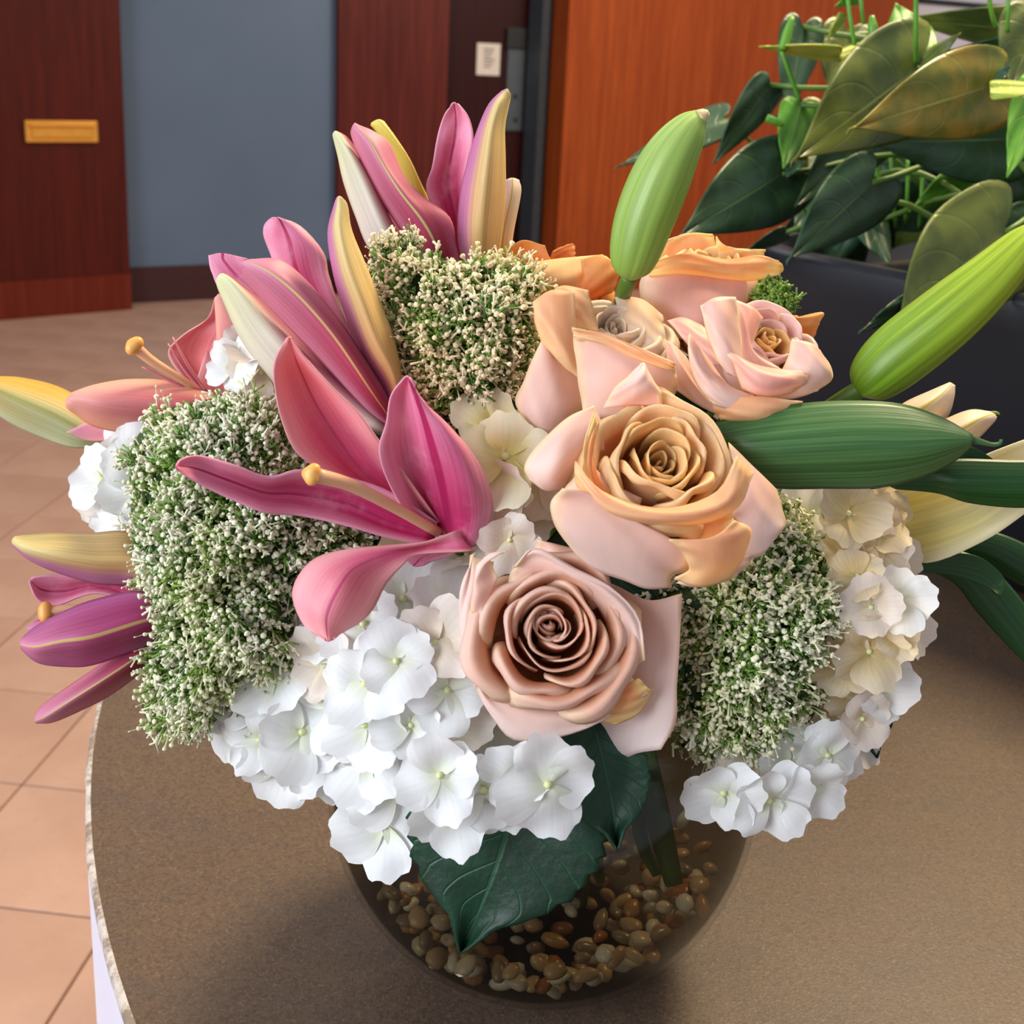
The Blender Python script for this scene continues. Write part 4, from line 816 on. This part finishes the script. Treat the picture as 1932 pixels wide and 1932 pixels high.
hydrangea('hidden pale hydrangea florets filling the middle under the front rose', [(860,1040),(900,1050),(900,1400),(1090,1400),(1060,1420),(960,1390),(850,1200)], (960, 1250), .436, .012, 70, 60, ['hyd_blush', 'hyd_white'], 29)

# serrated hydrangea leaf hanging over the glass
def sphere_hit(x, y, off):
    r = ray(x, y); o = CAM-np.array(VC); a = r@r; b = 2*o@r; c = o@o-(VR+off)**2; D = b*b-4*a*c
    return None if D < 0 else (-b-math.sqrt(D))/(2*a)
hl = thing('hydrangea_leaf', P(1000, 1420, .436), 'large dark green serrated leaf hanging down over the front of the glass vase', 'leaf')
def serrated(root, base, tip, hw, name='blade', m_=46, n_=31, teeth=15, bend=0.0, off=.004, d=None, mat='leaf_hyd', rowsd=None):
    V, uv = [], []; b = np.array(base, float); t = np.array(tip, float); ax = t-b; L_ = np.linalg.norm(ax); ax /= L_; nx = np.array([-ax[1], ax[0]])
    for i in range(m_):
        s = i/(m_-1)
        w = np.interp(s, [0, .06, .2, .4, .56, .7, .8, .88, .94, 1], [0.4, .62, .88, 1.0, .99, .84, .58, .24, .13, 0])*hw
        for j in range(n_):
            u = -1+2*j/(n_-1); saw = ((s*teeth) % 1)
            wj = w*(1+.11*(saw-.5)*abs(u)**6*(0 if s > .97 else 1))
            q = b+ax*L_*(s-0.10*abs(u)*(1-s)*0-.03*abs(u)**2*math.sin(math.pi*s))+nx*(u*wj+bend*math.sin(math.pi*s))
            if d is None: dd = sphere_hit(q[0], q[1], off); dd = dd if dd else .45
            else: dd = d
            dd -= .0015*math.sin(11*s-4*abs(u))*abs(u)
            V.append(P(q[0], q[1], dd+.0025*math.cos(3.2*u))); uv.append(((u+1)/2, s))
    return mk(name, V, grid_faces(m_, n_), mat, root, uv, solid=.0008)
serrated(hl, (1000,1330), (868,1800), 192, bend=-22, off=.013)
serrated(hl, (1110,1340), (1165,1605), 84, off=.020, bend=-8)
# dark filler leaves inside the bouquet
for k_, (b_, t_, hw_, d_, lb) in enumerate([((1350,1180),(1420,1420),90,.462,'dark leaf under the right tiny flower head'), ((880,760),(1010,1030),120,.475,'dark leaf deep between the cream hydrangea and the roses'), ((1050,1000),(1250,1160),110,.452,'dark leaf under the biggest peach rose'), ((1620,1250),(1655,1430),50,.475,'dark leaf tip behind the right aged hydrangea'), ((620,700),(700,1050),150,.478,'dark leaf deep behind the open pink lily'), ((1150,900),(1420,880),150,.485,'dark leaf deep behind the peach roses')]):
    r_ = thing('bouquet_leaf', P(b_[0], b_[1], d_), lb, 'leaf'); serrated(r_, b_, t_, hw_, d=d_, m_=30, n_=15)
# bare leaf stalks in the water
for k_, (a_, b_, c_, w_, lb) in enumerate([((1205,1400,.455),(1240,1540,.462),(1272,1668,.458),.0052,'thick green stalk seen through the glass, ending at the lower right of the vase'), ((1190,1420,.462),(1210,1580,.470),(1240,1650,.468),.003,'thinner green stalk beside the thick stalk in the vase')]):
    r_ = thing('flower_stalk', P(*a_), lb, 'stem'); tube('stalk', [P(*a_), P(*b_), P(*c_)], [w_*1.1, w_, w_*.7], 'green', r_, 10, 14)

# ================================================================= TINY-FLOWER HEADS (throatwort)
def umbel(label, poly, front, dF, dE, root_px, n_clump, per, lenpx, seed, wmat='tr_white', greeny=.35):
    r = np.random.default_rng(seed); root = thing('throatwort', P(*root_px), label, 'filler flower', 'tiny flowered green-white heads in the bouquet')
    xs = [p[0] for p in poly]; ys = [p[1] for p in poly]; rad = max(max(xs)-min(xs), max(ys)-min(ys))/2
    pg = np.array(poly, float); O = P(*root_px)
    cl = []
    def edge_dist(x, y):
        a = pg; b = np.roll(pg, -1, 0); p = np.array([x, y]); ab = b-a; t = np.clip(((p-a)*ab).sum(1)/((ab**2).sum(1)+1e-9), 0, 1)
        return np.min(np.linalg.norm(a+ab*t[:, None]-p, axis=1))
    sp_ = math.sqrt((max(xs)-min(xs))*(max(ys)-min(ys))/n_clump)*.72
    for _ in range(9000):
        x, y = r.uniform(min(xs), max(xs)), r.uniform(min(ys), max(ys))
        if inpoly(x, y, poly) and all((x-a)**2+(y-b)**2 > sp_**2 for a, b, *_r in cl): cl.append((x, y, edge_dist(x, y)))
    WV, WF, GV, GF, CV, CF = [], [], [], [], [], []
    def tb_(Vl, Fl, A, B, r0, r1, bulb=None, ns_=5):
        t = B-A; L_ = np.linalg.norm(t); t = t/max(L_, 1e-9); a = np.cross(t, [.3, .5, .8]); a /= np.linalg.norm(a)+1e-9; b = np.cross(t, a)
        st = [(0, r0), (1, r1)] if bulb is None else [(0, r0), (.66, r1), (.78, bulb*.75), (.88, bulb), (.96, bulb*.8), (1.0, bulb*.35)]
        k0 = len(Vl)
        for s, rr in st:
            for q in range(ns_):
                w = 2*math.pi*q/ns_; Vl.append(A+t*L_*s+rr*(math.cos(w)*a+math.sin(w)*b))
        for i in range(len(st)-1):
            for q in range(ns_): Fl.append((k0+i*ns_+q, k0+i*ns_+(q+1) % ns_, k0+(i+1)*ns_+(q+1) % ns_, k0+(i+1)*ns_+q))
        Fl.append(tuple(k0+(len(st)-1)*ns_+q for q in range(ns_)))
    for (x, y, ed) in cl:
        e = min(1, ed/(rad*.55)); d = dE+(dF-dE)*math.sqrt(max(0, 1-(1-e)**2))+r.uniform(-.004, .008)
        top = P(x, y, d); dirn = top-O; dirn /= np.linalg.norm(dirn); org = top-dirn*(lenpx*2.3*d/F)
        Lc = lenpx*d/F
        tb_(GV, GF, O+(org-O)*.2, org+dirn*Lc*.5, .0012, .0009)
        bare = r.random() < greeny*.5; shade = r.uniform(.75, 1.15)
        for _ in range(per):
            v = r.normal(0, 1, 3); v /= np.linalg.norm(v); v = dirn*1.0+v*.75; v /= np.linalg.norm(v)
            o0 = org+dirn*Lc*r.uniform(.0, .5)+r.normal(0, .0016, 3)
            L1 = Lc*r.uniform(.6, 1.1)*shade
            m_ = o0+v*L1; tb_(GV, GF, o0, m_, .0005, .0003, None, 3)
            # whorl of tiny green buds / bracts
            for _2 in range(3): q = o0+v*L1*r.uniform(.5, 1.0); tb_(GV, GF, q, q+(v+r.normal(0, .6, 3))*.0028, .0002, .0005, None, 3)
            if bare and r.random() < .55: continue
            v2 = v+r.normal(0, .20, 3); v2 /= np.linalg.norm(v2); L2 = Lc*r.uniform(.8, 1.35); s = r.uniform(.85, 1.25)*d/F
            tb_(WV, WF, m_, m_+v2*L2, 1.1*s, 1.7*s, 5.3*s*r.uniform(.75, 1.1), 6)
            if r.random() < .28:   # opened: short lobes and a thread-like style
                tp = m_+v2*L2
                for k2 in range(3): tb_(WV, WF, tp-v2*.0004, tp+(v2*.4+r.normal(0, .8, 3))*.0017, 1.6*s, 2.2*s, None, 4)
            if r.random() < .22: tp = m_+v2*L2; tb_(WV, WF, tp, tp+v2*L2*.55, .7*s, .6*s, 2.0*s, 4)
    o = mk('tiny_flowers', WV, WF, wmat, root); o['kind'] = 'stuff'
    o = mk('tiny_stalks', GV, GF, 'tr_green', root); o['kind'] = 'stuff'
    # dense core of the head: lumpy green mass behind the flower layer
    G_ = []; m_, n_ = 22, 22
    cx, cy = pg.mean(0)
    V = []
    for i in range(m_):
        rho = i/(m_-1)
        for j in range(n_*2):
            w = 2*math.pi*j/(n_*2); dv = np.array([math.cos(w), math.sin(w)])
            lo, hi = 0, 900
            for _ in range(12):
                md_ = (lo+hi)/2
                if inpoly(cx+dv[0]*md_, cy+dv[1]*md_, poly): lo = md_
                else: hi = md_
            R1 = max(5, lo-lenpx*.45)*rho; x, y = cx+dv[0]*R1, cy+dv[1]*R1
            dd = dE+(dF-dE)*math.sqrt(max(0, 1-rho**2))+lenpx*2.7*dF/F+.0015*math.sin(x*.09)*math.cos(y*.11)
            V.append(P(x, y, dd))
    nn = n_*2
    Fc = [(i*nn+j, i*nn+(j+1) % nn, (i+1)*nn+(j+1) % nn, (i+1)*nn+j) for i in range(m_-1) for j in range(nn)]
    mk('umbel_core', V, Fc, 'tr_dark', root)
    stem(root, O)
    return root
umbel('cream tiny flower head at the top between the mauve lilies and the blush roses', [(690,450),(740,432),(800,465),(850,480),(935,478),(1015,495),(1035,560),(1010,620),(1000,700),(960,765),(870,795),(810,785),(755,715),(720,610),(695,520)], None, .436, .466, (880, 720, .505), 62, 32, 24, 71, 'tr_yellow', .35)
umbel('large green-white tiny flower head filling the left side of the bouquet', [(232,840),(290,765),(370,745),(470,728),(520,760),(560,850),(620,880),(700,960),(705,1040),(600,1060),(555,1110),(560,1180),(600,1240),(575,1310),(470,1320),(420,1380),(330,1402),(262,1395),(262,1280),(275,1180),(232,1050),(238,940)], None, .424, .458, (520, 1080, .490), 150, 30, 25, 72, 'tr_white', .30)
umbel('green-white tiny flower head at the right below the biggest peach rose', [(1470,930),(1530,975),(1580,1030),(1610,1100),(1630,1180),(1600,1280),(1540,1370),(1470,1440),(1350,1450),(1262,1410),(1280,1250),(1288,1130),(1200,1110),(1300,1095),(1400,1070),(1465,1010)], None, .424, .460, (1380, 1150, .495), 80, 32, 25, 73, 'tr_white', .35)
umbel('tiny green flower tuft peeking out behind the rightmost pink rose', [(1432,545),(1470,545),(1490,590),(1450,590)], None, .478, .482, (1440, 600, .51), 6, 22, 16, 74, 'tr_green', .2)

# ================================================================= PLANTER AND ANTHURIUM
RZ = CH-0.14
def planter_ring(c, ang, hw, z, corner=.28, n=96):
    out = []
    for k_ in range(n):
        w = 2*math.pi*k_/n; e = 2/ (2+ (1-corner)*5)
        x = hw*abs(math.cos(w))**e*(1 if math.cos(w) > 0 else -1); y = hw*abs(math.sin(w))**e*(1 if math.sin(w) > 0 else -1)
        out.append((c[0]+x*math.cos(ang)-y*math.sin(ang), c[1]+x*math.sin(ang)+y*math.cos(ang), z))
    return out
PCN = (0.522, 1.035); PAN = R_(-51)
pl = thing('planter', (PCN[0], PCN[1], TZ), 'dark glazed square planter with rounded rim standing on the table behind the bouquet', 'planter')
rings = [planter_ring(PCN, PAN, hw, z, cr) for hw, z, cr in ((.150, TZ+.0008, .5), (.185, TZ+.004, .5), (.205, TZ+.03, .45), (.232, TZ+.12, .4), (.246, RZ-.03, .35), (.250, RZ-.008, .35), (.247, RZ, .35), (.238, RZ+.001, .35), (.232, RZ-.006, .35), (.226, RZ-.06, .35), (.10, RZ-.062, .35))]
V = [p for r in rings for p in r]; n_ = 96
mk('planter_body', V, [(i*n_+k_, i*n_+(k_+1) % n_, (i+1)*n_+(k_+1) % n_, (i+1)*n_+k_) for i in range(len(rings)-1) for k_ in range(n_)]+[tuple(range(n_))[::-1]], 'planter', pl)
rg = [planter_ring(PCN, PAN, hw, z, .35) for hw, z in ((.228, RZ-.035), (.12, RZ-.028), (.02, RZ-.026))]
V = [p for r in rg for p in r]
so = mk('soil', V, [(i*n_+k_, i*n_+(k_+1) % n_, (i+1)*n_+(k_+1) % n_, (i+1)*n_+k_) for i in range(2) for k_ in range(n_)]+[tuple(2*n_+k_ for k_ in range(n_))], 'soil', pl)

pt = thing('anthurium_plant', (PCN[0], PCN[1], RZ-.027), 'bushy heart leaved potted plant with pale spathes growing in the dark planter', 'potted plant')
def heart(att, tip, hw, d0, d1, mat, lobe=.26, fold=.0, tilt=.0, droop=.0, tail=True, name='leaf', stemto=None, stalk=True, bend=0):
    """att, tip in pixels with depths d0,d1; hw half width px; tilt: left side nearer(+)/farther(-) in m; fold: edges up"""
    A = np.array(att, float); T = np.array(tip, float); ax = T-A; L_ = np.linalg.norm(ax); ax /= L_; nx = np.array([ax[1], -ax[0]])
    k0 = lobe/.24
    oc = cr1([(0, 0.0), (-.13*k0, .22), (-.20*k0, .52), (-.13*k0, .84), (.06, 1.0), (.30, .95), (.55, .68), (.78, .34), (.92, .12), (1, 0)], 26)
    m_, n_ = 26, 21; V, uv = [], []
    for i in range(m_):
        s = i/(m_-1); smid = s**1.25
        for j in range(n_):
            u = -1+2*j/(n_-1); au = abs(u); sg = 1 if u > 0 else -1
            X = smid*(1-au)+oc[i, 0]*au; Y = sg*oc[i, 1]*au
            q = A+ax*(L_*X)+nx*(Y*hw+bend*math.sin(math.pi*max(0, X)))
            d = d0+(d1-d0)*X+tilt*Y-fold*abs(Y)**1.3*math.sin(math.pi*min(1, max(0, X)+.2))+droop*X*X+.003*math.sin(6*Y+5*X)*au
            V.append(P(q[0], q[1], d)); uv.append(((u+1)/2, s))
    o = mk(name, V, grid_faces(m_, n_), mat, pt, uv, solid=.0012)
    if tail:
        e = T+ax*L_*.07+nx*L_*.03; mk_ = [P(T[0]-ax[0]*4, T[1]-ax[1]*4, d1+droop), P(T[0]+ax[0]*L_*.04, T[1]+ax[1]*L_*.04, d1+droop), P(e[0], e[1], d1+droop)]
        tube('leaf_tip', mk_, [.0014, .0008, .0003], mat, o, 6, 6)
    if stalk:
        a = P(A[0], A[1], d0+.001); k_ = random.uniform(0, 6.28); g = np.array([PCN[0]+.09*math.cos(k_), PCN[1]+.09*math.sin(k_), RZ-.03])
        tube('leaf_stalk', [a, a*.6+g*.4+np.array([0, 0, .05]), g], [.0022, .0026, .003], 'green', pt, 7, 12)
    return o
heart((1728,130), (1503,298), 104, .86, .80, 'leaf_a', .30, -.006, .02)
heart((1863,163), (1612,241), 84, .80, .75, 'leaf_y', .24, -.006, .015)
heart((1905,262), (1640,268), 84, .93, .90, 'leaf_b', .22, .0, .02)
heart((1474,328), (1285,444), 80, .90, .84, 'leaf_b', .28, -.006, .016)
heart((1360,228), (1171,312), 34, 1.00, .97, 'leaf_b', .16, .0, -.02)
heart((1452,160), (1345,310), 34, 1.00, .97, 'leaf_b', .10, .0, .02, tail=False)
heart((1515,50), (1485,215), 42, 1.02, 1.00, 'leaf_b', .16, .0, .01, tail=False)
heart((1510,198), (1478,318), 36, .92, .89, 'leaf_c', .10, -.01, .01, tail=False)
heart((1722,95), (1690,6), 50, .95, .98, 'leaf_c', .26, -.004, .0, tail=False)
heart((1643,345), (1491,487), 66, .90, .86, 'leaf_b', .24, -.006, .02)
heart((1893,440), (1692,640), 112, .84, .78, 'leaf_a', .30, -.006, .02, bend=-12)
heart((1655,235), (1500,390), 58, .95, .90, 'leaf_b', .20, .0, .02, tail=False)
heart((1960,165), (1900,335), 42, .78, .76, 'leaf_c', .16, -.004, .0, tail=False)
heart((1985,60), (1695,35), 44, 1.05, 1.08, 'leaf_a', .12, .0, .03, tail=False)
heart((1980,90), (1770,100), 30, 1.06, 1.06, 'leaf_b', .12, .0, .02, tail=False)
heart((1960,40), (1905,165), 70, .92, .90, 'leaf_a', .2, .0, .01, tail=False)
heart((1830,330), (1715,400), 34, 1.0, .98, 'leaf_c', .2, .0, .01, tail=False)
heart((1960,300), (1810,400), 60, .98, .96, 'leaf_b', .2, .0, .01, tail=False)
heart((1950,420), (1870,480), 50, .96, .94, 'leaf_b', .2, .0, .01, tail=False)
heart((1545,360), (1500,430), 40, 1.02, 1.0, 'leaf_b', .2, .0, .01, tail=False)
heart((1480,440), (1405,475), 14, .98, .97, 'leaf_b', .1, .0, .02)
heart((1720,570), (1625,625), 20, .80, .78, 'leaf_b', .1, .0, .01)
heart((1640,420), (1680,500), 30, 1.0, .98, 'leaf_b', .2, .0, .01, tail=False)
heart((1700,200), (1650,320), 70, 1.02, 1.0, 'leaf_b', .2, .0, .01, tail=False)
heart((1780,250), (1880,340), 70, 1.05, 1.03, 'leaf_b', .2, .0, .01, tail=False)
heart((1600,60), (1570,190), 50, 1.06, 1.04, 'leaf_a', .2, .0, .01, tail=False)
heart((1900,360), (1960,480), 60, 1.02, .98, 'leaf_a', .2, .0, .01, tail=False)
rr_ = np.random.default_rng(5)
for k_ in range(34):     # the dense dark foliage at the back of the plant
    x, y = rr_.uniform(1560, 2000), rr_.uniform(170, 430); w = rr_.uniform(.4, 2.6)
    heart((x, y), (x-120*math.cos(w)*rr_.uniform(.8, 1.2), y+110*math.sin(w)), rr_.uniform(40, 62), rr_.uniform(1.05, 1.2), rr_.uniform(1.05, 1.2), ('leaf_b', 'leaf_b', 'leaf_a')[k_ % 3], .22, 0, rr_.uniform(-.02, .02), tail=False, stalk=k_ % 3 == 0)
# folded second halves showing the raised right lobes
heart((1735,125), (1813,62), 16, .86, .84, 'leaf_a', .0, 0, .01, tail=False, stalk=False)
heart((1868,160), (1906,124), 14, .80, .79, 'leaf_b', .0, 0, .01, tail=False, stalk=False)
heart((1478,324), (1520,305), 12, .90, .89, 'leaf_b', .0, 0, .01, tail=False, stalk=False)
# spathes with spadix
heart((1586,102), (1432,88), 15, .90, .90, 'spathe', .02, 0, .02, tail=False, stalk=False, name='spathe')
heart((1584,104), (1640,76), 8, .90, .92, 'spathe', .02, 0, .01, tail=False, stalk=False, name='spathe')
heart((1868,170), (1990,166), 17, .76, .74, 'spathe', .0, 0, .01, tail=False, stalk=False, name='spathe')
heart((1592,26), (1560,78), 8, .93, .93, 'spathe', .0, 0, .01, tail=False, stalk=False, name='spathe')
heart((1625,-10), (1575,12), 14, .93, .93, 'leaf_c', .0, 0, .01, tail=False, stalk=False, name='spathe')
for (a_, b_, r_) in [((1476,94,.895), (1495,32,.895), .0040), ((1446,222,.885), (1478,236,.885), .0034), ((1648,72,.86), (1645,30,.86), .0038)]:
    tube('spadix', [P(*a_), P((a_[0]+b_[0])/2, (a_[1]+b_[1])/2, a_[2]), P(*b_)], [r_*.9, r_, r_*.5], 'leaf_c', pt, 8, 8)
for l_ in [[(1474,95,.90), (1490,140,.905), (1510,192,.915)], [(1597,-20,.90), (1605,40,.90), (1613,86,.905)], [(1622,-20,.92), (1626,20,.92), (1630,45,.925)], [(1728,-20,.80), (1728,60,.81), (1728,122,.83)], [(1864,-20,.88), (1872,30,.89), (1880,52,.9)], [(1903,-20,.86), (1902,20,.86), (1901,60,.87)], [(1712,300,1.0), (1712,360,1.0), (1708,420,1.02)], [(1740,330,1.0), (1738,380,1.0), (1734,430,1.02)], [(1650,290,.98), (1660,350,.99), (1675,430,1.02)], [(1680,260,1.0), (1682,340,1.0), (1690,430,1.02)], [(1490,345,.93), (1510,380,.95), (1530,420,1.0)], [(1362,230,1.0), (1390,250,1.0), (1430,275,1.02)], [(1800,340,1.0), (1795,390,1.0), (1780,440,1.02)]]:
    tube('flower_stalk', [P(*q) for q in l_], .0017, 'leaf_c', pt, 7, 10)
